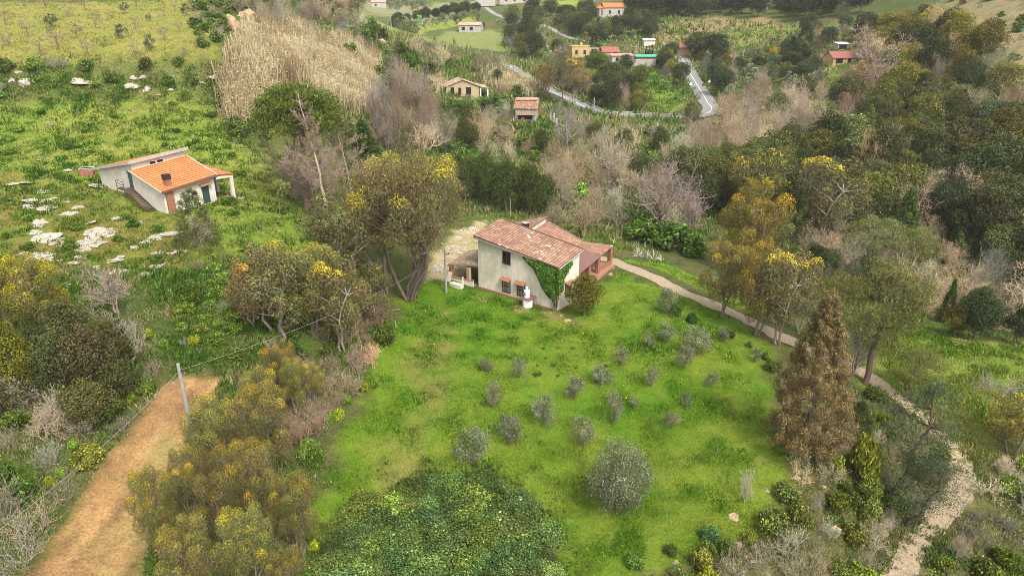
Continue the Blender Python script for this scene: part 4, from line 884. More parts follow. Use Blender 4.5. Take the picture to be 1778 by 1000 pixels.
at_px('eucalypt',607,512,170,132,'rounded olive brown eucalyptus beside the huge one',tint=(.95,.95,.9))
at_px('eucalypt',655,470,165,115,'pale brown topped eucalyptus behind the huge one',tint=(1.2,1.05,.8))
at_px('stone_pine',532,365,216,152,'umbrella shaped stone pine with a bright green crown')
at_px('dead_pine',574,398,222,108,'dead pine with a long reddish trunk in front of the stone pine',tint=(.36,.295,.22),tcol=(.62,.45,.35),rz=0,var=0)
at_px('dead_pine',618,372,182,95,'dead grey pine right of the reddish trunk',tint=(.29,.245,.19),tcol=(.5,.37,.29),rz=.2,var=1)
at_px('bare',515,345,125,120,'twiggy brown leafless tree left of the stone pine trunk',tint=(.27,.2,.15))
at_px('bare',548,368,110,100,'low tangled leafless tree at the stone pine foot',tint=(.27,.2,.16))
at_px('bushy',637,322,112,74,'dark conical evergreen between dead pine and eucalyptus',tint=(.75,.8,.75))
at_px('bushy',612,280,75,40,'olive green evergreen behind the dead grey pine',tint=(1.2,1.1,.9))
at_px('pine_bush',346,428,98,84,'bushy young pine at the corner of the orange roofed house')
at_px('bare',352,430,55,45,'pale leafless sapling in front of the young pine',tint=(.5,.45,.4))
at_px('palm_dead',485,376,64,30,'stunted palm with a bent bare trunk on the left meadow',rz=3.1)
at_px('acacia',78,590,145,105,'ochre flowered acacia beside the white rocks on the left',tint=(1.05,1.05,.75))
at_px('acacia',20,590,150,80,'ochre acacia cut by the left edge of the scene',tint=(1.05,1.05,.75))
at_px('oak',42,705,132,72,'bright yellow green tree lowest on the left slope',tint=(1.9,1.75,.6))
at_px('oak',110,560,60,40,'small yellow green tree under the ochre acacia',tint=(2.6,2.2,.6))
for u,v,hp,wp,lab,ti in [(110,690,110,75,'dark bushy evergreen between the yellow green tree and the ivy snag',(1.,1,.9)),(165,690,115,90,'grey green evergreen left of the leaning pole, beside the ivy snag',(1.25,1.1,1.1)),(130,625,95,80,'dark evergreen in the middle of the left thicket',(.9,.95,.9)),(75,650,80,60,'deep green evergreen behind the yellow green tree',(.7,.85,.9)),(195,650,90,70,'olive evergreen wrapped round the ivy snag',(1.3,1.15,.9)),(20,720,60,70,'grey bush at the lower left scrub margin',(1.4,1.2,1.2)),(160,740,70,90,'low olive evergreen above the tilled strip',(1.4,1.2,1.)),(215,700,70,70,'low dark evergreen next to the tilled strip end',(1.1,1.1,.9))]:
    at_px('oak',u,v,hp,wp,lab,tint=ti)
at_px('bare',205,545,90,80,'silvery leafless tree with spreading limbs above the ivy snag',tint=(.40,.33,.27))
at_px('bare',228,640,120,85,'ivy clad snag with bare hooked limbs',tint=(.38,.32,.25))
at_px('bushy',222,640,95,34,'column of ivy foliage climbing the snag',tint=(.8,1.1,.7))
# olives of the field
OL=[(843,645,20,26,'low scrubby olive nearest the farmhouse side of the field'),(901,656,38,28,'faint thin olive with two pale stakes'),(996,693,46,34,'umbrella shaped young olive in the middle of the field'),(1045,668,34,36,'small olive beside a stake uphill of the middle one'),(856,706,42,30,'young olive with a straight pale stem'),(945,738,52,47,'leaning olive left of the field centre'),(1065,733,50,38,'olive with a stake, right of the leaning one'),(1013,776,58,42,'loose oval olive above the biggest olive'),(885,770,52,47,'slanting olive between the round one and the leaning one'),(820,808,72,62,'rounded medium olive, second largest in the field'),(1131,670,32,28,'small grey olive right of the young umbrella one'),(1234,672,28,22,'lone little olive near the brown cypress'),(1191,712,34,20,'tiny olive uphill of the flat topped one'),(1165,742,30,32,'small flat topped olive on the right of the field'),(1101,706,18,16,'knee high olive sprout near the staked one'),(1187,640,46,34,'tall thin olive below the grey pair'),(1211,614,50,50,'wide grey olive, the fuller one of the grey pair'),(1157,594,36,34,'compact grey olive, the smaller one of the grey pair'),(1127,604,28,22,'wispy olive left of the grey pair'),(1156,545,50,36,'dense olive between farmhouse and track'),(1078,628,24,30,'faded olive on the weedy patch'),(1253,592,24,24,'pale olive nearest the track'),(1310,628,26,20,'ghostly bare olive sapling before the cypress')]
for u,v,hp,wp,lab in OL:
    hp*=.88; wp*=1.08; big=wp>55; at_px('olive' if not big else 'olive',u,v,hp,wp,lab,group='olives of the green field',tint=(1.,.98,1.) if v>600 else (1.05,1.08,1.1))
at_px('olive_big',1072,884,106,114,'largest dense grey olive standing alone low in the field')
at_px('bare',1293,872,72,38,'slim leafless sapling low on the right side of the field',tint=(.4,.33,.24),var=1)
at_px('oak',1013,549,66,62,'small dense green citrus tree at the farmhouse corner',name='citrus_tree',tint=(1.7,1.5,.6))
# trees along the farm track
at_px('acacia',1252,548,135,88,'acacia with a bare lower trunk beside the farm track')
at_px('acacia',1312,580,155,84,'golden acacia whose forked trunk stands at the track edge',tint=(1.15,1.,.8))
at_px('eucalypt',1352,596,160,95,'leaning eucalyptus with a pale bent trunk by the track')
at_px('eucalypt',1385,575,130,80,'olive grey eucalyptus next to the leaning one',tint=(.9,.95,.9))
at_px('acacia',1297,478,160,108,'bright yellow crowned acacia on the gully edge',tint=(1.1,1.1,.7),var=1)
at_px('acacia_far',1302,395,135,112,'ochre topped acacia above the gully',tint=(1.,1.,.8))
at_px('acacia_far',1335,450,90,70,'small olive acacia right of the bright yellow crowned one',tint=(.9,.9,.9))
at_px('eucalypt',1430,430,155,122,'grey olive eucalyptus spreading over the gully',tint=(.95,.98,.95))
at_px('pine',1510,480,100,92,'pale blue green pine above the bare gully trees',tint=(1.3,1.25,1.5))
at_px('pine',1570,492,95,80,'pale green pine with bleached bare limbs',tint=(1.3,1.25,1.3))
at_px('pine',1500,665,205,180,'spreading pine with layered crown behind the brown cypress')
at_px('pine',1580,690,80,95,'low spreading pine overhanging the farm track',tint=(1.2,1.2,1.1))
at_px('pine',1455,560,85,90,'yellow green pine between eucalyptus and cypress',tint=(1.1,1.1,.8))
at_px('cypress',1393,790,278,138,'large rust brown cypress at the field edge')
at_px('pine_dark',1548,862,200,120,'dark sparse pine leaning over the stony track',rz=.3)
at_px('pine_dark',1575,905,120,110,'low dark pine beneath the leaning one',rz=-.5)
at_px('bare',1480,655,85,70,'grey leafless bush right of the brown cypress',tint=(.26,.22,.19))
at_px('shrub_near',1496,838,72,56,'glossy yellow green bush on the bank below the cypress','shrub',tint=(2.3,1.9,.9))
at_px('acacia_far',1752,790,95,105,'golden brown bush at the right end of the meadow',tint=(1.5,1.45,.8),name='flowering_bush')
at_px('brush',1735,690,40,105,'heap of grey cut branches on the right meadow','brushwood',tint=(.36,.31,.28))
# palms and tall firs of the valley
at_px('fir',1392,108,72,48,'tall dark fir beside the palm in the valley garden'); at_px('fir',1372,108,45,40,'shorter dark fir left of the tall one',tint=(1.2,1.2,1))
at_px('palm',1421,110,50,24,'tall fan palm by the maroon roofed house'); at_px('palm',1412,112,32,18,'shorter fan palm by the maroon roofed house')
at_px('bare',1500,172,118,105,'huge rounded pinkish leafless tree beside the palm garden',tint=(.47,.335,.26),tcol=(.3,.22,.17)); at_px('bare',1520,180,90,95,'smaller pinkish leafless tree right of the huge one',tint=(.44,.32,.25))
at_px('bare',1465,180,78,50,'dark gnarled leafless tree left of the pinkish one',tint=(.13,.1,.08),tcol=(.09,.065,.05))
at_px('bushy',1492,190,50,38,'ivy green bush below the pinkish tree',tint=(.8,1.1,.8))
at_px('bare_tall',974,186,105,42,'tall olive leaved poplar with a dark trunk beside the road',tint=(.24,.2,.1),tcol=(.1,.075,.06))
at_px('acacia_far',945,172,62,42,'ochre drooping tree left of the poplar',tint=(1.25,1.,.8)); at_px('eucalypt',1000,165,60,50,'wispy olive tree right of the poplar',tint=(1.5,1.3,1.))
at_px('bare_tall',988,275,105,52,'grey leafless tree in front of the road bend',tint=(.3,.26,.22))
at_px('acacia_far',624,32,50,34,'dark rounded tree alone on the bluff crest',tint=(.9,.95,.8))
at_px('oak',1362-150,98,38,52,'large round tree at the road junction',tint=(.8,.85,.8)); at_px('oak',1238,104,44,52,'dark round tree right of the road junction',tint=(.7,.75,.8)); at_px('cypress_thin',1031,88,30,20,'dark broad cypress behind the ochre hut',tint=(.9,.9,1))
for k,u in enumerate((1122,1127,1132)): at_px('cypress_thin',u,96,16+k,5.5,['first','second','third'][k]+' from the house in the row of three thin valley cypresses',group='row of thin cypresses')
for u,v,hp,wp,lab,ti in [(1035,120,30,38,'rounded bright green tree in front of the red roofed cottage',(1.3,1.6,.8)),(1085,128,30,30,'dark tree before the white low building',(.7,.9,.7)),(1062,145,36,44,'dark oak below the white terrace',(.8,.9,.7)),(1110,150,34,36,'olive green oak above the valley lawn',(1.3,1.4,.8)),(1103,170,24,22,'dark round bush in the valley lawn',(.6,.7,.6)),(1165,104,30,28,'dark oak beside the main road',(.7,.8,.7)),(1182,150,40,30,'oak on the verge of the main road',(.7,.85,.7)),(1010,28,24,20,'dark round oak left of the white far house',(.7,.8,.7)),(1022,30,28,26,'larger dark oak touching the white far house',(.6,.75,.7)),(838,48,9,9,'small dark bush right of the pale ruin',(.6,.7,.6))]: at_px('oak',u,v,hp,wp,lab,tint=ti)
for k,(u,v,hp,wp) in enumerate([(1108,445,16,22),(1122,450,16,24),(1136,452,18,22),(1150,455,16,20),(1222,490,17,22),(1236,496,18,24),(1250,500,15,18)]):
    at_px('agave',u,v,hp,wp,['pale agave nearest the farmhouse on the track bank','pale agave second from the farmhouse on the track bank','pale agave third from the farmhouse on the track bank','pale agave at the end of the farmhouse group','pale agave first of the trio under the track acacias','pale agave in the middle of the trio under the track acacias','pale agave last of the trio under the track acacias'][k],'agave',group='agaves on the track bank')
# ------------------------------------------------------------------ plants that stand in masses
def sample(poly,n,seed):
    r=np.random.default_rng(seed); a=np.array(poly,float); lo=a.min(0); hi=a.max(0); q=r.uniform(lo,hi,(n*3,2)); q=q[inpoly(q[:,0],q[:,1],poly)][:n]; return q
def fill(poly,kinds,space,n,hr,label,group,cat='tree',seed=1,parts=True,wr=(.8,1.15),avoid=(),far=False):
    """kinds: list of (key, weight, tint, width/height)"""
    q=sample(poly,n*12,seed); p,t=gp(q[:,0],q[:,1]); got=[]; r=np.random.default_rng(seed+5); ks=np.array([k[1] for k in kinds],float); ks/=ks.sum()
    for i in range(len(q)):
        if len(got)>=n: break
        if any((x-p[i][0])**2+(y-p[i][1])**2<space**2 for x,y in got): continue
        if any(inpoly(q[i,0],q[i,1],A) for A in avoid): continue
        if any(np.hypot(s_[:,0]-p[i][0],s_[:,1]-p[i][1]).min()<(1.7 if w_<2 else 4.2) for _,s_,w_ in ROADS): continue
        got.append((p[i][0],p[i][1])); k=kinds[r.choice(len(kinds),p=ks)]; h=r.uniform(*hr)*k[4] if len(k)>4 else r.uniform(*hr)
        lab=label if isinstance(label,str) else label[k[0]]
        if not clear(p[i],h,h*k[3]): got.pop(); continue
        plant(k[0],p[i]-[0,0,.1],h,h*k[3]*r.uniform(*wr),lab,cat,name='broadleaf_tree' if far and k[0]=='oak' else ('broadleaf_bush' if k[0]=='lush' else ('bramble_bush' if 'bramble' in lab else None)),group=group+(' - '+NAME[k[0]].replace('_',' ')),tint=np.array(k[2])*np.exp(.26*r.normal())*np.exp(np.array([.06,0,-.06])*r.normal()),parts=parts)
CLEAR=[[(352,100),(395,60),(430,10),(440,40),(432,150),(355,152)],[(12,122),(62,122),(62,158),(12,158)],[(122,130),(162,130),(162,160),(122,160)],[(210,126),(268,126),(268,164),(210,164)],[(1035,188),(1185,194),(1185,214),(1035,212)],[(880,108),(960,148),(1045,188),(1040,208),(950,172),(875,130)],[(1166,96),(1200,98),(1248,180),(1222,200),(1205,160)],[(985,80),(1140,70),(1140,120),(985,116)],[(762,122),(848,122),(848,170),(762,170)],[(888,172),(975,172),(975,224),(888,224)],[(1032,2),(1086,2),(1086,29),(1032,29)],[(1166,70),(1200,70),(1200,96),(1166,96)],[(1432,76),(1492,76),(1492,112),(1432,112)],[(940,40),(1000,62),(1000,76),(940,58)],[(834,4),(868,4),(868,28),(834,28)],[(640,3),(672,3),(672,18),(640,18)],[(803,40),(836,40),(836,58),(803,58)],[(868,-5),(916,-5),(916,10),(868,10)],
 [(1150,40),(1300,32),(1360,50),(1300,80),(1190,92)],[(1120,128),(1165,145),(1185,180),(1165,195),(1120,185)],[(1055,455),(1230,520),(1340,575),(1330,590),(1220,545),(1050,470)],[(815,360),(1080,400),(1070,470),(960,560),(820,500)]]
def clear(p,h,wd):
    for f in (.15,.4,.65,.9):
        for e in (-.25,.25):
            q=pix(np.array(p)+[e*wd,0,f*h])
            for A in CLEAR:
                if inpoly(q[0],q[1],A): return False
    return True
ROADP=np.concatenate([s for _,s,_ in ROADS])
OK=(1,1,1); YL=(1.9,1.55,.7); BR=(.31,.24,.15); PK=(.36,.28,.185); GR=(.32,.275,.185); BE=(.38,.32,.21); DK=(.21,.165,.12)
fill([(1200,370),(1180,320),(1330,310),(1470,275),(1500,200),(1600,180),(1700,210),(1800,230),(1820,480),(1650,470),(1520,420),(1400,380)],[('oak',4,(.85,.92,.85),.95),('oak',3,(1.15,1.15,.9),.95),('oak',.9,(1.5,1.4,.8),.9),('bare',2.8,(.33,.26,.165),.9),('bushy',1.6,(1.,1.,.9),.62),('eucalypt',1,(.75,.85,.7),.75)],3.6,215,(5.5,10.5),{'bushy':'pointed evergreen in the dark wood on the right hand slope','eucalypt':'loose crowned tree in the dark wood on the right hand slope','oak':'evergreen oak packed in the dark wood on the right hand slope','bare':'brown leafless tree among the oaks of the right hand wood'},'right slope wood',seed=3)
fill([(1470,95),(1560,60),(1640,70),(1730,140),(1760,215),(1600,215),(1490,170)],[('oak',3,(1.0,1.0,.8),.95),('oak',2,YL,.9),('acacia_far',1,(1.3,1.15,.7),.8),('bare',2,PK,.9)],6,46,(7,11),{'oak':'olive green oak high on the right hand hillside','bare':'pinkish leafless tree high on the right hand hillside','acacia_far':'yellowish acacia high on the right hand hillside'},'upper right wood',seed=4)
fill([(1190,280),(1230,215),(1290,190),(1400,170),(1490,215),(1470,270),(1330,305),(1220,320)],[('bare',5,(.36,.28,.19),.95),('bare_fan',3,PK,1.0),('oak',.8,(1.1,1.1,.8),.9)],4.2,85,(6,9),{'bare':'brown leafless tree in the copse right of the road bend','bare_fan':'pinkish fan shaped leafless tree right of the road bend','oak':'oak among the leafless copse right of the road bend'},'leafless copse',seed=5)
fill([(700,200),(780,220),(900,250),(1000,230),(1100,205),(1210,215),(1190,300),(1200,400),(1080,410),(960,350),(940,285),(800,285),(700,265)],[('bare',4,GR,.9),('bare_fan',3,BE,1.),('bare',2,BR,.9),('oak',2.6,(1.,1.1,.8),.9,.75),('shrub',2.2,(1.,1.2,.8),1.4,.4),('brush',2,BE,1.3,.6)],3.7,130,(4.5,8),{'bare':'grey leafless tree in the gully behind the farmhouse','bare_fan':'pale fan shaped leafless tree in the gully behind the farmhouse','oak':'evergreen among leafless gully trees behind the farmhouse','brush':'low pale brushwood in the gully behind the farmhouse','shrub':'green shrub in the gully behind the farmhouse'},'gully thicket',seed=6)
fill([(1500,690),(1540,690),(1620,760),(1640,850),(1600,900),(1530,980),(1500,880),(1460,790)],[('brush',3,(.31,.27,.18),1.5,1.2),('shrub_near',3,(1.3,1.2,.9),1.5),('pine_bush',.6,(.8,.85,.9),.9,2.2)],1.6,46,(.7,1.5),{'brush':'dry brush on the bank just above the stony track','shrub_near':'green shrub on the bank just above the stony track','pine_bush':'seedling pine on the bank just above the stony track'},'track bank scrub','shrub',seed=38)
fill([(1668,830),(1700,850),(1690,900),(1610,1000),(1640,900)],[('shrub_near',3,(1.2,1.3,.85),1.5),('brush',2,(.33,.285,.19),1.5,1.2)],1.5,16,(.5,1.2),{'brush':'dry tuft along the outer edge of the stony track','shrub_near':'green shrub along the outer edge of the stony track'},'outer track scrub','shrub',seed=39)
fill([(378,118),(425,62),(438,80),(405,150),(415,212),(462,232),(458,252),(400,238),(372,150)],[('shrub',4,(1.,1.1,.85),1.5),('brush',2,GR,1.4)],2.4,34,(1.2,2.6),{'shrub':'green shrub fringing the left edge of the reed bed','brush':'dry brush fringing the left edge of the reed bed'},'reed edge shrubs','shrub',seed=41)
fill([(415,122),(470,112),(540,118),(565,140),(510,142),(430,138)],[('brush',1,(.2,.15,.1),1.4)],2.4,18,(2.2,3.4),'dark dry brush in the gap across the reed bed','reed gap brush','shrub',seed=42)
fill([(500,48),(560,62),(620,85),(668,150),(672,180),(640,120),(560,75)],[('brush',3,GR,1.4),('shrub',3,(.95,1.05,.8),1.4)],3,26,(2.2,4.2),{'shrub':'green shrub along the upper rim of the reed bed','brush':'grey brush along the upper rim of the reed bed'},'reed rim growth','shrub',seed=43)
fill([(1700,860),(1760,800),(1800,800),(1800,1040),(1600,1040),(1640,930)],[('brush',5,(.33,.285,.19),1.6,1.),('shrub_near',2,(1.3,1.3,.8),1.5),('bare',.6,(.42,.34,.25),.8,1.4)],1.6,46,(.9,1.9),{'brush':'tangled dry brush in the lower right corner beyond the track','shrub_near':'green shrub in the lower right corner beyond the track','bare':'leafless sapling in the lower right corner beyond the track'},'lower right scrub','shrub',seed=36)
fill([(325,-5),(400,5),(398,105),(352,85)],[('shrub',4,(.95,1.05,.9),1.5),('brush',1.5,GR,1.5)],2.6,34,(1.2,2.6),{'shrub':'grey green shrub on the brink right of the upper terrace','brush':'dry brush on the brink right of the upper terrace'},'terrace brink shrubs','shrub',seed=37)
for u,v,hp,wp,lab,ti in [(1150,395,115,125,'broad pale fan of leafless stems at the gully bend',(.37,.33,.255)),(1195,400,80,70,'smaller pale fan of leafless stems next to the broad one',(.36,.32,.25)),(1060,330,100,80,'beige feathery leafless tree behind the farmhouse roof',(.40,.335,.23)),(1010,412,65,105,'rounded brown thicket tree right behind the farmhouse',(.28,.22,.13)),(960,400,50,70,'brown thicket behind the farmhouse chimney',(.27,.22,.14))]:
    at_px('bare_fan',u,v,hp,wp,lab,tint=ti)
for k,(u,v,hp,wp) in enumerate([(815,352,75,45),(845,360,85,52),(880,368,85,55),(915,372,80,52),(945,378,68,45)]):
    at_px('oak',u,v,hp,wp,['dark evergreen at the eucalyptus end of the tall screen behind the farmhouse','second dark evergreen of the tall screen behind the farmhouse','middle dark evergreen of the tall screen behind the farmhouse','fourth dark evergreen of the tall screen behind the farmhouse','dark evergreen at the roof end of the tall screen behind the farmhouse'][k],tint=(.8,.95,.6),group='evergreen screen')
for u,v,hp,wp,lab in [(1120,420,38,70,'low dark green mound of brambles near the agaves'),(1165,430,42,80,'wide dark green mound above the farm track'),(1200,445,36,50,'small green mound by the track acacia')]: at_px('shrub',u,v,hp,wp,lab,'shrub',tint=(.8,1.05,.8))
fill([(1395,470),(1440,410),(1560,470),(1700,470),(1790,500),(1790,590),(1700,575),(1620,560),(1560,560),(1450,520)],[('bare',4,PK,.9),('bare_fan',4,GR,1.),('bare',2,BE,.9),('oak',1.6,(.8,.95,.8),.9,.8),('pine',.5,(1.1,1.1,1),.9)],3.8,64,(4.5,8),{'bare':'tan leafless tree in the gully beyond the right meadow','bare_fan':'silvery fan shaped leafless tree in the gully beyond the right meadow','oak':'evergreen in the gully beyond the right meadow','pine':'small pine in the gully beyond the right meadow'},'right gully',seed=8)
for u,v,hp,wp,lab in [(1690,590,80,70,'dark blue green bush tree standing at the meadow back edge'),(1640,560,75,28,'ivy column between the bare gully trees'),(1765,600,65,55,'dark green bush at the right end of the meadow back edge'),(1655,585,50,50,'yellowish evergreen at the meadow back edge')]: at_px('bushy' if wp<40 else 'oak',u,v,hp,wp,lab,tint=(.7,.9,.9) if wp!=50 else (1.7,1.4,.8))
fill([(655,190),(690,150),(730,165),(775,270),(730,300),(680,275),(655,250)],[('bare',3,DK,.55),('bare',3,(.26,.21,.16),.55)],3.2,36,(7,10),'dark grey leafless tree on the slope below the reed bed','dark bare stand',seed=9)
fill([(690,80),(740,90),(820,120),(900,120),(890,150),(770,140),(720,110)],[('bare',4,GR,.9),('oak',1,(.8,.9,.7),.9,.7),('brush',2,GR,1.3,.7)],6,44,(5,8),{'bare':'grey leafless tree on the far valley flank','oak':'dark evergreen on the far valley flank','brush':'grey brushwood on the far valley flank'},'far valley flank',far=True,seed=10)
fill([(400,-20),(560,-20),(580,25),(640,45),(690,110),(640,85),(520,38),(420,30)],[('bare',4,GR,.9),('shrub',3,(.9,1,.8),1.3,.6),('brush',3,GR,1.3,.7)],4.,60,(4,7),{'bare':'grey leafless tree along the bluff top','shrub':'green shrub along the bluff top','brush':'grey brushwood along the bluff top'},'bluff top growth',seed=11)
fill([(405,5),(430,-10),(600,-10),(630,84),(560,74),(505,58),(455,58),(430,72)],[('bare',4,GR,.8),('bare',3,DK,.7),('brush',2,GR,1.3,.7),('shrub',2,(1,1.1,.8),1.4,.5)],2.8,84,(4.,7.5),{'bare':'grey leafless tree at the head of the reed bed','brush':'grey brushwood at the head of the reed bed','shrub':'green shrub at the head of the reed bed'},'reed head growth',seed=35)
fill([(590,40),(640,45),(700,100),(770,140),(880,200),(770,205),(690,165),(650,110)],[('shrub',4,(.8,.95,.8),1.4),('brush',2,GR,1.4,1.3),('shrub',2,(1.2,1.2,1.),1.4)],4,66,(2,4.),{'shrub':'dark shrub on the green flank under the bluff','brush':'grey brushwood on the green flank under the bluff'},'bluff flank shrubs','shrub',seed=12)
fill([(640,250),(700,280),(800,290),(780,200),(880,220),(970,215),(960,170),(880,165),(830,190),(740,200)],[('shrub',3,(.9,1.1,.8),1.4),('brush',3,GR,1.4,1.4),('brush',2,DK,1.2,1.6)],4.5,58,(1.6,3.2),{'shrub':'green shrub in the rough slope around the ruined house','brush':'twiggy brush in the rough slope around the ruined house'},'ruin slope shrubs','shrub',seed=13)
farw=[('oak',4,(.85,.9,.85),1.1),('oak',2,(1.5,1.4,.9),1.1),('bare',1.5,(.3,.26,.2),1.),('olive_far',2,(1,1,1),1.,.6)]
LF={'oak':'distant dark tree in the patchy woods of the far valley side','bare':'distant leafless tree in the patchy woods of the far valley side','olive_far':'distant grey olive in the patchy woods of the far valley side'}
fill([(885,70),(930,45),(1040,35),(1140,60),(1130,70),(1060,70),(1040,95),(985,110),(900,105),(890,90)],farw,6,75,(5,9),LF,'far valley woods',far=True,seed=14)
fill([(850,25),(930,20),(1000,30),(1080,30),(1130,50),(1000,55),(950,42),(870,50),(845,45)],farw,9,60,(5,9),LF,'far valley woods',far=True,seed=15)
fill([(985,120),(1050,108),(1160,110),(1180,140),(1120,200),(1040,190),(960,140)],[('oak',4,(.85,.95,.8),1.),('oak',2,(1.5,1.5,.8),1.),('bare_fan',3,(.32,.26,.19),1.)],5.,56,(4.5,8),{'oak':'green tree inside the road bend','bare_fan':'leafless tree inside the road bend'},'road bend trees',far=True,seed=16,avoid=[[(1110,130),(1170,140),(1185,195),(1115,195)]])
fill([(1225,165),(1205,105),(1260,85),(1370,90),(1420,120),(1450,140),(1380,160),(1300,170),(1250,175)],[('olive_far',4,(1,1,1.05),1.1),('oak',3,(.8,.9,.8),1.,1.5),('bare',1,(.32,.26,.2),.9,1.5),('oak',1.5,YL,1.)],5,62,(3,5),{'olive_far':'grey olive in the plots right of the main road','oak':'evergreen in the plots right of the main road','bare':'leafless tree in the plots right of the main road'},'roadside plots',far=True,seed=17)
fill([(1085,28),(1110,-15),(1500,-15),(1500,28),(1400,38),(1290,28),(1170,36)],[('oak',5,(.55,.65,.65),.9),('oak',2,(.9,.95,.8),.9),('bare',1.,(.28,.23,.18),.9)],7,90,(8,13),{'oak':'dark tree of the distant wood above the brown field','bare':'leafless tree of the distant wood above the brown field'},'distant ridge wood',far=True,seed=18)
fill([(1400,60),(1500,50),(1520,90),(1430,85)],[('oak',3,(.8,.9,.8),1.),('bare',2,PK,1.)],6,22,(5,8),{'oak':'tree on the hedge line above the palm garden','bare':'leafless tree on the hedge line above the palm garden'},'palm garden hedge',far=True,seed=19)
fill([(1640,0),(1778,0),(1790,200),(1720,130),(1680,60)],[('brush',4,(.36,.28,.2),1.5),('shrub',2,(1.2,1.1,.9),1.4)],5.5,40,(1.5,3),{'brush':'tan brushwood on the pale hilltop at the right','shrub':'green shrub on the pale hilltop at the right'},'right hilltop scrub','shrub',seed=20)
# far orchards: rows
for poly,sx,seed in (([(690,58),(720,45),(830,28),(835,36),(790,46),(740,56)],9,21),([(660,8),(720,2),(745,8),(720,22),(680,20)],10,22)):
    fill(poly,[('olive_far',1,(.85,.95,.8),1.1)],sx,46,(4,5.5),'small olive in the distant hillside orchards','far orchard rows',seed=seed,parts=False)
fill([(690,52),(720,42),(800,30),(835,24),(830,20),(790,26),(720,38),(688,46)],[('oak',1,(.5,.6,.55),1.)],6,40,(5,7),'dark tree in the hedgerow above the distant orchard','orchard hedgerow',far=True,seed=23,parts=False)
# upper terrace olives, one by one
TO=[(8,12,26,14),(80,14,22,24),(120,30,18,22),(148,18,18,18),(173,6,12,10),(238,14,16,14),(275,4,14,16),(304,20,18,14),(12,45,22,22),(90,48,22,22),(168,50,22,26),(194,36,14,10),(217,24,18,16),(236,52,20,20),(260,38,14,10),(285,28,14,14),(324,28,18,18),(332,44,18,8),(50,65,24,28),(134,66,22,26),(212,68,22,22),(286,72,20,24),(311,56,16,14),(355,76,18,10),(16,82,22,24),(72,98,28,32),(102,84,28,36),(155,100,26,26),(180,84,14,18),(238,104,26,28),(262,90,26,20),(321,100,16,20),(342,88,10,8),(45,16,10,10)]
for k,(u,v,hp,wp) in enumerate(TO):
    dense=k in (9,14,30,12,20,16); at_px('olive_far' if dense else 'olive_thin',u,v,hp*1.15,wp*1.1,'dense dark olive on the upper terrace' if dense else 'sparse pruned olive on the upper terrace',group='upper terrace olives, '+('dense' if dense else 'sparse'),tint=(.7,.75,.7) if dense else (1.05,1,1))
# scrub shrubs near the camera
fill([(1325,935),(1385,800),(1430,790),(1480,770),(1560,880),(1575,1000),(1500,1040),(1130,1040),(1240,960)],[('shrub_near',3,(1.35,1.15,.95),1.4),('brush',5,(.32,.28,.185),1.5,1.3),('shrub_near',1.2,(1.8,1.6,.8),1.3),('bare',1.3,(.32,.275,.2),.8,1.6)],1.4,100,(.8,1.8),{'shrub_near':'leafy shrub on the rough bank between field and track','brush':'dry brushwood on the rough bank between field and track','bare':'leafless sapling on the rough bank between field and track'},'rough bank growth','shrub',seed=24)
fill([(-40,700),(150,700),(240,650),(285,650),(235,722),(165,812),(95,920),(30,1000),(-60,1000)],[('brush',5,(.33,.27,.21),1.5,1.2),('shrub_near',3,(1.,1.15,.8),1.5),('bare',1,(.42,.35,.28),.8,1.6),('shrub_near',1.2,(1.8,1.5,.9),1.4)],1.7,64,(1.,2.),{'brush':'dry grey brush on the slope left of the tilled strip','shrub_near':'green shrub on the slope left of the tilled strip','bare':'pale leafless sapling on the slope left of the tilled strip'},'left slope scrub','shrub',seed=25)
fill([(470,740),(500,620),(580,575),(660,550),(680,570),(660,620),(620,690),(570,760),(545,830),(500,800)],[('brush',6,(.28,.205,.135),1.5,1.2),('bare',2,(.3,.23,.155),.8,1.7),('shrub_near',1.4,(.9,1.,.8),1.3)],1.7,62,(1.1,2.2),{'brush':'brown brushwood between the acacias and the green field','bare':'brown leafless sapling between the acacias and the green field','shrub_near':'olive shrub between the acacias and the green field'},'field edge brushwood','shrub',seed=26)
fill([(545,1010),(590,945),(618,890),(660,885),(720,850),(790,842),(850,832),(885,868),(925,880),(940,930),(965,960),(955,1010),(900,1060),(600,1060)],[('lush',5,(1,1.,.95),2.9),('lush',2,(1.2,1.1,.8),2.8),('brush',.5,(.3,.3,.12),1.4,.8)],.66,240,(.4,1.25),{'lush':'lush broad leaved shrub of the big thicket at the bottom of the field','brush':'dry stems poking out of the big thicket at the bottom of the field'},'field thicket','shrub',seed=27)
fill([(1060,975),(1130,945),(1220,930),(1280,950),(1240,1010),(1080,1030)],[('lush',3,(1,1.05,1.),1.4),('shrub_near',2,(1.,1.1,.9),1.4)],1.5,22,(.6,1.2),'low leafy shrub at the bottom right edge of the field','low edge shrubs','shrub',seed=28)
fill([(330,470),(430,450),(530,475),(560,550),(480,620),(385,640),(310,600)],[('shrub',4,(1.25,1.35,.85),1.8),('brush',1,(.36,.3,.22),1.5)],1.5,105,(.5,1.3),{'shrub':'mounded bramble on the overgrown slope above the tilled strip','brush':'dry stalks on the overgrown slope above the tilled strip'},'bramble slope','shrub',seed=29)
fill([(-40,120),(390,112),(400,200),(360,165),(0,165)],[('shrub',4,(1.,1.05,.9),1.5),('brush',1.5,(.34,.29,.22),1.5)],3.6,40,(1.1,2.4),{'shrub':'shrub growing along the terrace scarp','brush':'dry brush along the terrace scarp'},'scarp shrubs','shrub',seed=30)
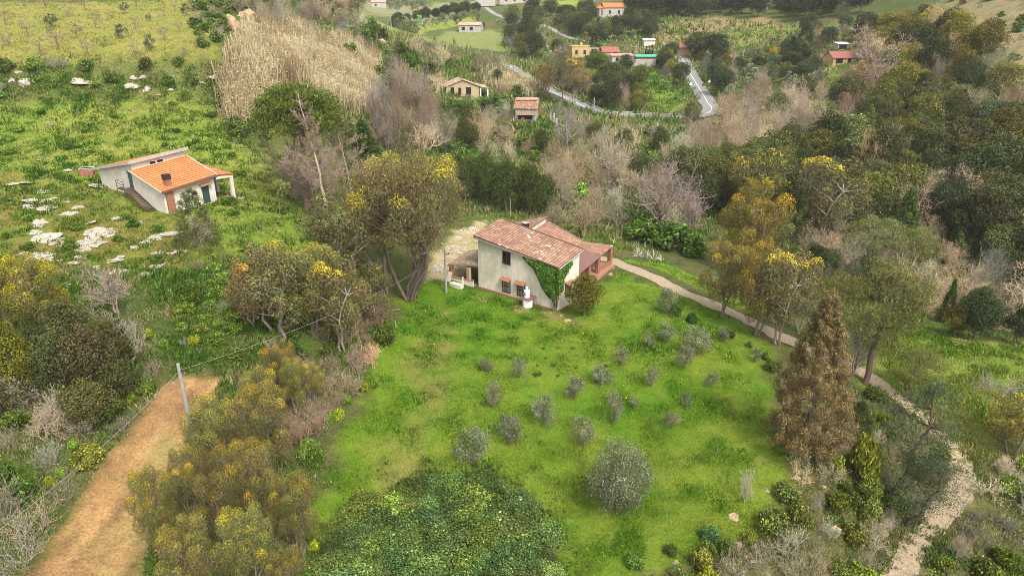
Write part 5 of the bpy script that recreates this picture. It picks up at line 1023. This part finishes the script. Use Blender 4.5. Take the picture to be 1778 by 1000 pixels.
fill([(0,140),(450,140),(520,380),(430,440),(330,250),(0,280)],[('shrub',4,(1.2,1.4,.8),2.2),('brush',1,(.34,.29,.22),1.5)],3.4,75,(.35,1.),{'shrub':'low bush scattered on the left meadow','brush':'dry tuft scattered on the left meadow'},'left meadow bushes','shrub',seed=31)
fill([(0,370),(330,400),(320,470),(100,560),(0,520)],[('shrub',4,(.9,1.2,.7),1.6)],3.4,24,(.5,1.2),'low bush between the white rocks on the left slope','rock field bushes','shrub',seed=32)
fill([(930,600),(1090,610),(1080,665),(930,660)],[('shrub_near',1,(1.15,1.05,.8),2.6)],1.3,30,(.16,.34),'low dark weed clump in the middle of the field','weed clumps','shrub',seed=33,parts=False)
fill([(1180,560),(1100,480),(1150,490),(1290,570),(1345,620),(1345,650),(1290,610)],[('shrub_near',3,(.8,1.,.8),1.5),('lush',1,(.9,1.,.9),1.4)],2.2,20,(.6,1.2),'dark green bush along the lower verge of the farm track','track verge bushes','shrub',seed=34)
for k,(u,v) in enumerate([(650,672),(632,680),(600,700),(588,728),(572,735),(548,795),(545,812),(548,955),(235,690),(228,700),(106,830),(90,845),(130,780),(260,590),(285,605),(340,600),(380,570),(500,985),(495,900)]):
    at_px('shrub_near',u,v,17,20,'spurge bush with lime yellow flower heads','shrub',group='flowering spurge bushes',name='spurge_bush',tint=(2.9,2.5,.8) if k%2 else (1.6,2.,1.))
print('plants',CNT)
# ------------------------------------------------------------------ ground cover (stuff)
def cover(name,label,regions,mt,kind='grass',seed=1,cat='grass',avoid=(),vj=.3):
    """regions: (poly, n, blade length range m at 60 m, colours list, blades)"""
    r=np.random.default_rng(seed); VV=[];CC=[]
    for poly,n,(l0,l1),cols,bl,wf in regions:
        q=sample(poly,n,seed+len(VV)); q=q+r.normal(size=q.shape)*(6 if cat!='thicket' else 20); keep=np.ones(len(q),bool)
        for A in avoid: keep&=~inpoly(q[:,0],q[:,1],A)
        q=q[keep]; p,t=gp(q[:,0],q[:,1])
        keep=np.ones(len(q),bool)
        for _,s_,wd in ROADS:
            d=np.full(len(q),1e9)
            for k_ in range(0,len(s_)): d=np.minimum(d,np.hypot(p[:,0]-s_[k_,0],p[:,1]-s_[k_,1]))
            keep&=d>wd*.42+.22*r.normal(size=len(q))
        q=q[keep];p=p[keep];t=t[keep]; m=len(q)
        kk=.8*vn(p[:,0]/2.3,p[:,1]/2.3)+.5*vn(p[:,0]/.8+4,p[:,1]/.8)+.9*vn(p[:,0]/7,p[:,1]/7)+.5*vn(p[:,0]/19+7,p[:,1]/19)+.2*r.normal(size=m)+.45
        cc=np.array(cols,float); ix=np.clip(kk,0,.999)*(len(cc)-1); i0=ix.astype(int); f=(ix-i0)[:,None]; col=cc[i0]*(1-f)+cc[np.minimum(i0+1,len(cc)-1)]*f
        sz=np.clip(t/60,.55,6)[:,None]; lv_=np.clip(.95+1.5*vn(p[:,0]/1.6+5,p[:,1]/1.6)+.45*vn(p[:,0]/6+9,p[:,1]/6),.45,2.)[:,None]
        for b in range(bl):
            L=r.uniform(l0,l1,(m,1))*sz*lv_; a=r.uniform(0,6.283,m); lean=r.uniform(.15,.9,m)
            d=np.c_[np.cos(a)*lean,np.sin(a)*lean,np.ones(m)]; d=unit(d)
            a2=r.uniform(0,6.283,m); sd_=np.c_[np.cos(a2),np.sin(a2),np.zeros(m)]
            o=p+np.c_[r.normal(size=(m,2))*.12*sz,np.full(m,-.03)]
            V=np.stack([o-sd_*L*wf,o+sd_*L*wf,o+d*L],1); VV.append(V.reshape(-1,3)); CC.append(np.repeat(col*np.exp(vj*r.normal(size=(m,1))),3,0))
    V=np.concatenate(VV); me=npmesh(name,V,np.arange(len(V)).reshape(-1,3),np.concatenate(CC)); o=link(name,me,mat=mt); return tag(o,label,cat,kind='stuff')
g1=[(.028,.115,.009),(.05,.165,.010),(.08,.215,.012),(.12,.245,.016),(.165,.235,.03),(.125,.165,.03)]
g2=[(.03,.085,.014),(.055,.13,.016),(.10,.175,.022),(.155,.21,.035),(.21,.205,.065)]
cover('meadow_grass','short bright green grass of the field and meadows',[
 (ZONES['field'],100000,(.08,.22),g1,4,.10),(ZONES['right_meadow'],14000,(.12,.3),[(.11,.20,.02),(.17,.27,.03),(.24,.29,.05),(.29,.29,.09)],4,.12),(ZONES['left_meadow'],30000,(.12,.3),g2,4,.13),(ZONES['field'],2200,(.16,.32),[(.042,.125,.012),(.07,.165,.016),(.11,.19,.026)],4,.17),(ZONES['left_meadow'],3000,(.2,.4),[(.06,.135,.018),(.085,.155,.024),(.14,.19,.04)],4,.2),(ZONES['right_meadow'],2500,(.25,.5),[(.11,.2,.025),(.17,.24,.035),(.28,.27,.09)],4,.2),(ZONES['field'],1600,(.10,.2),[(.5,.42,.02),(.55,.5,.05)],1,.3),(ZONES['verge'],2500,(.1,.25),g1,4,.14),(ZONES['bank'],2500,(.1,.3),g2,4,.14),(ZONES['behind_house'],2200,(.12,.3),g1,4,.15),
 (ZONES['terrace'],9000,(.08,.2),[(.16,.19,.035),(.235,.22,.055),(.30,.255,.10)],3,.16),(ZONES['valley_meadow'],1500,(.1,.2),g1,3,.16)],GRASS,seed=40)
scr=[(.06,.12,.02),(.10,.17,.028),(.15,.19,.05),(.23,.20,.10),(.29,.235,.14),(.13,.19,.04)]
cover('undergrowth','rough undergrowth of weeds, dry stalks and brambles on the slopes',[
 ([(0,470),(330,470),(430,440),(560,480),(690,520),(650,600),(560,800),(540,1000),(0,1000)],34000,(.2,.5),scr,4,.16),
 ([(1200,1000),(1390,780),(1480,640),(1600,700),(1778,760),(1778,1000)],15000,(.18,.45),scr,4,.15),
 ([(550,30),(1000,140),(1200,200),(1200,420),(1060,430),(830,370),(640,340),(560,240)],22000,(.2,.5),scr,3,.2),
 ([(1060,430),(1200,420),(1430,520),(1620,560),(1778,600),(1778,250),(1200,240)],12000,(.2,.5),scr,3,.2),
 ([(880,25),(1140,20),(1480,60),(1450,160),(1200,180),(960,160),(880,90)],9000,(.15,.35),scr,3,.22),
 ([(0,110),(400,110),(480,260),(400,180),(0,170)],4500,(.1,.28),scr,4,.2),
 (ZONES['bramble'],9000,(.15,.4),[(.045,.10,.016),(.07,.14,.02),(.12,.17,.03)],4,.3)],GRASS,seed=41,cat='undergrowth',avoid=[ZONES['tilled'],ZONES['field'],ZONES['right_meadow']])
cover('thicket_leaves','broad leaved ground growth filling the big thicket',[([(545,1010),(570,930),(640,878),(740,840),(850,836),(915,868),(955,940),(965,1010)],16000,(.16,.34),[(.04,.082,.02),(.06,.11,.026),(.085,.14,.032),(.13,.165,.045)],4,.42)],GRASS,seed=44,cat='thicket')
straw=[(.36,.22,.09),(.46,.31,.13),(.54,.42,.2),(.36,.34,.1)]
cover('stubble','loose straw and stubble lying on the tilled strip',[(ZONES['tilled'],9000,(.04,.12),straw,3,.12)],GRASS,seed=42,cat='stubble')
def reeds(name,label,polys,seed,cols,hr):
    r=np.random.default_rng(seed); VV=[];CC=[]
    for poly,n in polys:
        q=sample(poly,n,seed); q=q+r.normal(size=q.shape)*[7,4]; p,t=gp(q[:,0],q[:,1]); m=len(q); kk=np.clip(.5+vn(p[:,0]/5,p[:,1]/5)+.5*vn(p[:,0]/1.7,p[:,1]/1.7)+.34*r.normal(size=m),0,.999)
        cc=np.array(cols); ix=kk*(len(cc)-1); i0=ix.astype(int); f=(ix-i0)[:,None]; col=cc[i0]*(1-f)+cc[np.minimum(i0+1,len(cc)-1)]*f
        hh=r.uniform(*hr,m)*(.75+.5*np.clip(.5+vn(p[:,0]/6+3,p[:,1]/6),0,1))
        for b in range(3):
            d=np.c_[r.normal(size=(m,2))*.10,np.ones(m)]; a=r.uniform(0,6.283,m); s_=np.c_[np.cos(a),np.sin(a),0*a]*.05; o=p+np.c_[r.normal(size=(m,2))*.35,np.full(m,-.1)]
            tp=o+d*hh[:,None]*r.uniform(.75,1.1,(m,1)); VV.append(np.stack([o-s_,o+s_,tp+s_*.7,tp-s_*.7],1).reshape(-1,3)); CC.append(np.repeat(col*np.exp(.15*r.normal(size=(m,1))),4,0))
            for l in range(1): # leaves and plume
                tt=r.uniform(.55,1,(m,1)); c=o+(tp-o)*tt; e=np.c_[r.normal(size=(m,2)),r.uniform(-.1,.7,m)]*.28; s2=np.c_[-e[:,1],e[:,0],0*a]*.16+[0,0,.05]
                VV.append(np.stack([c-s2*.4,c+e*.5-s2,c+e,c+e*.5+s2],1).reshape(-1,3)); CC.append(np.repeat(col*np.exp(0.17*r.normal(size=(m,1))),4,0))
    V=np.concatenate(VV); o=link(name,npmesh(name,V,np.arange(len(V)).reshape(-1,4),np.concatenate(CC)),mat=GRASS); return tag(o,label,'reeds',kind='stuff')
reeds('dry_reeds','dense bed of dry beige giant reeds on the slope',[(ZONES['reed_ground'],18000),([(880,135),(935,150),(925,170),(880,160),(840,140)],900),([(755,148),(765,130),(770,165),(720,165)],400),([(1075,240),(1100,250),(1095,300),(1060,310)],600)],50,[(.30,.22,.125),(.45,.37,.21),(.53,.45,.27),(.60,.52,.33)],(2.1,3.5))
# ivy on the farmhouse
lv=Leaves(60); r=np.random.default_rng(61); iv=[(6.55,5.1),(6.9,5.6),(8.2,5.4),(11.4,5.05),(11.45,1.5),(11.2,.5),(11.0,.4),(10.5,1.1),(9.8,1.6),(9.1,2.4),(8.5,3.5),(8.0,4.15),(7.5,4.4),(7.0,4.75)]
q=r.uniform((5,0),(11.5,5.6),(26000,2)); q[:,0]+=.25*vn(q[:,1]*1.3,q[:,0]); q=q[inpoly(q[:,0],q[:,1],iv)][:9000]
thk=np.clip(sdf(q[:,0],q[:,1],iv)*.8,.04,.7)*(.55+.9*np.clip(.5+vn(q[:,0]*1.6,q[:,1]*1.6),0,1)); dq=-.03-r.uniform(.2,1,len(q))*thk
c=np.outer(q[:,0],HX)+np.outer(dq,HY)+np.c_[0*q,q[:,1]]; nn=-HY+[0,0,.5]+.6*r.normal(size=c.shape)
lv.add(c,nn,.17,.14,np.where(r.random((len(q),1))<.18,(.10,.165,.022),(.045,.105,.016)),None,.3)
q=r.uniform((-.35,2.2),(2.3,5.2),(9000,2)); k=(q[:,1]>3.0+q[:,0]*.75+.3*vn(q[:,0]*3,q[:,1]*3)-1.2*(q[:,0]<.7))&(q[:,1]<4.95+.2*q[:,0]); q=q[k][:2600]; ds=.03+r.uniform(0,.3,len(q))
c=np.outer(11.3+ds,HX)+np.outer(q[:,0],HY)+np.c_[0*q,q[:,1]]; lv.add(c,HX+[0,0,.5]+.6*r.normal(size=c.shape),.17,.14,np.where(r.random((len(q),1))<.18,(.15,.20,.025),(.045,.105,.016)),None,.3)
t=empty('ivy',HO+HX*11.1+HY*-.2,0,'thick green ivy in a wedge covering the farmhouse corner up to the eave','ivy')
o=link('leaves',lv.mesh('ivy_leaves'),t,LEAF); o.location=-(HX*11.1-HY*.2)
tb=Tubes()
for k in range(5): tb.limb(r,(r.normal()*.08,0,-.2),HX*r.uniform(-1.2,.1)+np.array([0,0,r.uniform(1.8,3.)]),.06,.025,5,.1,5)
o=link('stems',tb.mesh('ivy_stems'),t,BARK); o.color=(.2,.16,.12,1)
# ------------------------------------------------------------------ rocks
def rockmesh(seed,sub=3):
    import bmesh
    bm=bmesh.new(); bmesh.ops.create_icosphere(bm,subdivisions=sub,radius=1); off=Vector((seed*3.7,seed*1.3,0))
    for v_ in bm.verts:
        p=v_.co.copy(); d=1+.55*mnoise.noise(p*1.1+off)+.28*mnoise.noise(p*2.6+off)+.16*abs(mnoise.noise(p*5.5+off)); v_.co=p*d; v_.co.z=max(v_.co.z,-.35)
        v_.co.z+=.12*mnoise.noise(Vector((p.x*4,p.y*4,seed)))
    me=bpy.data.meshes.new('rock'); bm.to_mesh(me); bm.free(); return me
RK=[rockmesh(i) for i in range(7)]
RKM={}
def rock(u,v,wp,hp,label,group=None,mt='rock',flat=None,name='limestone_outcrop',sink=.12):
    p,t=gp(u,v); wm=wp*t/F; hm=max(hp*t/F,.15) if flat is None else flat
    key=(int(RG.integers(7)),mt)
    if key not in RKM: me=RK[key[0]].copy(); me.materials.append(M[mt]); RKM[key]=me
    o=bpy.data.objects.new(name,RKM[key]); C.objects.link(o); o.location=p-[0,0,sink*hm]; o.rotation_euler=(RG.normal()*.1,RG.normal()*.1,RG.uniform(0,6.28) if wp<60 else RG.normal()*.35)
    dp=wm*RG.uniform(.7,1.1); o.scale=(wm/2.2,dp/2.2,hm*.55); return tag(o,label,'rock',group)
k=1/3.448
for x,y,w_,h_ in [(245,540,60,70),(215,600,50,50),(255,640,110,50),(310,665,50,25),(390,668,70,30),(520,665,130,40),(600,605,130,45),(640,590,90,35),(560,640,80,30),(180,405,80,25),(250,410,80,20),(320,398,50,25),(165,450,45,45),(265,460,80,18),(425,485,70,20),(460,450,50,28),(540,540,60,15),(700,515,45,32),(820,545,40,40),(930,630,60,35),(880,650,50,35),(1000,605,90,25),(1060,605,50,22),(805,690,36,45),(945,720,50,22),(1035,715,60,32),(1110,715,26,40),(690,765,60,40),(725,745,40,30),(580,805,45,25),(440,780,60,30),(470,750,35,35),(250,735,80,32),(300,755,50,22),(135,725,45,18),(360,765,34,18),(850,850,60,40),(930,800,60,22),(700,830,80,35),(30,920,60,32),(110,900,50,45),(400,915,32,45),(400,230,32,32),(240,165,24,14),(160,300,50,12),(80,305,50,12),(250,355,45,26),(620,345,80,12),(405,415,26,10),(50,400,45,10),(360,640,50,25),(230,560,40,35),(500,700,60,20),(1080,600,30,20)]:
    rock(x*k,230+y*k,w_*k*1.6,h_*k*.65,'bleached limestone outcrop breaking through the turf of the left slope','limestone outcrops of the left slope')
k=1/3.847
for x,y,w_,h_,m_ in [(125,487,35,30,0),(170,560,75,80,0),(90,545,55,40,0),(545,550,100,50,0),(510,535,40,30,0),(895,525,45,35,0),(960,520,50,36,0),(890,572,100,45,0),(980,600,50,45,0),(1130,512,26,18,0),(1155,512,24,18,0),(1425,520,65,40,0),(1350,555,45,22,0),(1145,603,34,22,0),(730,540,26,20,2),(1065,635,40,14,2),(1400,590,30,14,2),(840,655,20,10,2)]:
    rock(x*k,y*k,w_*k*1.2,h_*k*.9,'pale rock jutting from the scarp below the upper terrace','scarp rocks',mt=('rock','rock_orange','rock_beige')[m_])
for x,y,w_,h_,m_,lab in [(1525,560,95,140,0,'tall grey cliff block at the corner of the upper terrace'),(1600,380,70,90,0,'grey cliff block at the reed bed edge'),(1610,490,70,130,1,'orange stained cliff block beside the reeds'),(1572,200,80,130,1,'orange cliff block high above the reeds'),(1640,105,110,55,1,'wide orange rock face at the head of the reed bed'),(1540,150,40,60,2,'beige block beside the high orange cliff')]:
    rock(x*k,y*k,w_*k*1.3,h_*k*1.25,lab,mt=('rock','rock_orange','rock_beige')[m_],name='cliff_rock',sink=.1)
k=1/3.448
for x,y,w_,h_,lab in [(660,115,85,60,'square pale crag standing on the bluff crest'),(690,125,50,40,'broken block at the foot of the pale crag'),(535,75,45,35,'small tan rock left of the pale crag'),(818,216,26,20,'lone white boulder on the bluff flank'),(903,248,45,34,'tan boulder on the bluff flank')]:
    rock(400+x*k,y*k,w_*k*1.15,h_*k,lab,mt='rock_beige',name='crag',sink=.1)
r=np.random.default_rng(77)
for u,v in sample([(748,462),(765,425),(795,402),(832,392),(838,420),(815,450),(800,470),(752,482)],75,78):
    s_=r.uniform(5,12)*(1.5 if r.random()<.15 else 1); rock(u,v,s_,s_*.4,'white stone strewn on the bare yard left of the farmhouse','white yard stones',name='stone')
for u,v,w_,h_,lab in [(1060,476,10,9,'beige boulder on the grass beside the porch'),(1475,730,16,18,'tan boulder right of the cypress'),(1386,785,10,8,'stone at the cypress foot'),(1382,830,14,10,'tan boulder at the field corner below the cypress'),(1395,838,9,7,'smaller tan stone next to the field corner boulder'),(1333,853,9,6,'brown stone in the grass by the bare sapling'),(1498,912,14,11,'split tan boulder near the stony track'),(1452,918,14,12,'lichen yellow boulder on the rough bank'),(1172,977,12,14,'tan boulder at the bottom edge of the field'),(1275,897,20,5,'flat pale stones by the field corner'),(1430,845,10,7,'grey brown stone among the brushwood'),(1283,945,16,10,'tan rubble on the eroded bank'),(1295,930,12,8,'tan stone on top of the eroded bank rubble'),(1340,560,11,16,'beige upright stone behind the track acacias'),(1352,545,20,6,'pale stone slab behind the track acacias'),(975,548,6,3,'orange tile fragment fallen at the ivy foot'),(985,556,14,3,'flat grey slab in the grass in front of the ivy')]:
    rock(u,v,w_,h_,lab,mt='rock_beige',name='boulder')
for i,(u,v) in enumerate(zip(np.linspace(1592,1682,16),np.linspace(571,594,16))): rock(u,v+r.normal()*.7,7,4,'pale stone in the low rubble line at the meadow back edge','rubble line stones',mt='rock_beige',name='stone')
for u,v in sample(ZONES['tilled'],16,79): rock(u,v,r.uniform(2.5,5),3,'small pale clod stone on the tilled strip','stones on the tilled strip',mt='rock_beige',name='stone')
for u,v in sample([(1270,955),(1300,920),(1330,930),(1315,985),(1280,990)],18,80): rock(u,v,r.uniform(4,9),4,'small tan stone on the eroded bank below the field','eroded bank stones',mt='rock_beige',name='stone')
# ------------------------------------------------------------------ poles, cable, stakes
def pole(u,v,hpx,r0,r1,label,cat='pole',arms=False,base=None,h=None,mt='galv',name='utility_pole'):
    if base is None: p,t=gp(u,v); h=float(hfor(v,hpx,t))
    else: p=base
    mb=MB(); mb.cyl((0,0,-.5),(0,0,h),r0,r1,9); o_=empty(name,p,0,label,cat); mb.build('shaft',M[mt],o_)
    mb=MB(); mb.cyl((0,0,h),(0,0,h+.05),r1*1.15,r1*.6,9); mb.build('cap',M[mt],o_)
    if arms: mb=MB(); mb.box(-.06,.5,-.04,.04,h-.55,h-.47); mb.cyl((.45,0,h-.47),(.45,0,h-.32),.05,.04,7); mb.build('bracket',M['iron'],o_)
    return p+np.array([0,0,h])
D=ray(309,632); tt=43.7; top=D*tt+np.array([0,0,CZ]); gz=float(G(top[0],top[1])); A=pole(0,0,0,.15,.10,'grey utility pole rising behind the acacias at the end of the tilled strip',base=np.array([top[0],top[1],gz]),h=top[2]-gz,arms=True)
B=pole(775,508,74,.14,.10,'grey utility pole on the grass left of the farmhouse',arms=True)
pole(672,512,66,.16,.14,'pale broken wooden stump among the eucalyptus stems','stump',mt='wood',name='dead_stump')
pole(886,379,34,.07,.05,'thin pale lamp pole behind the farmhouse roof','lamp pole',name='lamp_pole')
def cable(p0,p1,sag,label,n=24,rad=.013):
    p0=np.array(p0);p1=np.array(p1); t=np.linspace(0,1,n)[:,None]; tb=Tubes(); tb.add(p0*(1-t)+p1*t-np.array([0,0,1])*sag*4*t*(1-t),np.full(n,rad),5)
    o=link('power_cable',tb.mesh('power_cable'),mat=M['cable']); return tag(o,label,'cable')
cable(A-[0,0,.45],B-[0,0,.5],1.0,'pale power cable from the leaning pole across the brushwood to the farmhouse pole')
E=ray(-90,985)*27+np.array([0,0,CZ]); cable(A-[0,0,.5],E,.5,'pale power cable running from the leaning pole down along the tilled strip')
for u,v,hp,lab in [(680,58,28,'far utility pole in front of the distant orchard'),(854,114,27,'utility pole among bare trees left of the road'),(877,45,21,'far utility pole above the long green meadow'),(1032,9,9,'tiny utility pole left of the white far house'),(1083,18,18,'utility pole right of the white far house'),(1134,61,22,'utility pole beside the earth lane'),(1241,95,26,'utility pole right of the roadside house'),(1279,107,17,'short utility pole among the roadside olives'),(1107,96,21,'utility pole behind the tarp covered terrace'),(1031,191,21,'utility pole inside the road bend'),(1202,110,6,'white marker post on the road verge by the junction')]:
    pole(u,v,hp,.16,.12,lab)
for u,v,hp,lab in [(1050,733,18,'thin pale stake beside the staked olive'),(1243,793,18,'lone thin pale stake low in the field'),(914,667,16,'thin pale stake under the faint olive'),(1028,666,14,'thin pale stake left of the small middle olive'),(1114,614,14,'thin pale stake below the wispy olive'),(752,625,20,'thin dry stem standing in the grass below the farmhouse')]:
    pole(u,v,hp,.03,.025,lab,'stake',mt='wood',name='wooden_stake')
# bits by the left porch and on the grass
def box_at(name,u,v,dx,dy,dz,rz,label,cat,mt,tilt=0,lift=0):
    p,t=gp(u,v); mb=MB(); mb.box(-dx/2,dx/2,-dy/2,dy/2,0,dz); o=mb.build(name,M[mt]); o.location=p+[0,0,lift]; o.rotation_euler=(tilt,0,rz); return tag(o,label,cat)
box_at('leaning_board',779,489,.55,.06,1.2,-.6,'cream board leaning on the end of the porch parapet','board','plaster',-.25)
box_at('bathtub',793,498,1.6,.7,.5,-.6,'white trough lying in the grass before the porch parapet','trough','plaster2')
box_at('downpipe',804,499,.1,.1,1.5,-.6,'short white pipe standing at the porch parapet','pipe','white')
box_at('plank',683,541,1.5,.18,.06,.35,'weathered plank lying at the gully edge','plank','wood',0,.12)
box_at('plank',687,566,.16,1.7,.06,.2,'tan plank lying in the grass beside the gully','plank','wood',0,.15)
p,_=gp(1233,165+10)
for u,v,lab in [(1231,150,'triangular road warning sign on the verge of the main road'),(1198,160,'small white road sign facing away on the near verge')]:
    p,t=gp(u,v); o_=empty('road_sign',p,.4,lab,'road sign'); mb=MB(); mb.cyl((0,0,-.3),(0,0,2.6),.04,.04,6); mb.build('post',M['galv'],o_)
    mb=MB(); a=.6; A3=[(-a,-.05,1.7),(a,-.05,1.7),(0,-.05,2.75)]; mb.face(A3); mb.face([(x,-.07,z) for x,_,z in A3][::-1]); 
    for i in range(3):
        j=(i+1)%3; mb.face([A3[i],A3[j],(A3[j][0],-.07,A3[j][2]),(A3[i][0],-.07,A3[i][2])])
    mb.build('sign_plate',M['white'],o_)

# ------------------------------------------------------------------ the air: a thin pale haze over the valley
mb=MB(); mb.box(-900,900,-160,1300,-60,175); m=bpy.data.materials.new('valley_air'); m.use_nodes=True; nt_=m.node_tree; nt_.nodes.clear()
pv=nt_.nodes.new('ShaderNodeVolumePrincipled'); pv.inputs['Density'].default_value=.00017; pv.inputs['Color'].default_value=(.9,.9,.88,1); pv.inputs['Anisotropy'].default_value=.2
om=nt_.nodes.new('ShaderNodeOutputMaterial'); nt_.links.new(pv.outputs[0],om.inputs['Volume'])
o=mb.build('haze',m); tag(o,'thin pale haze hanging over the far valley','haze',kind='stuff')
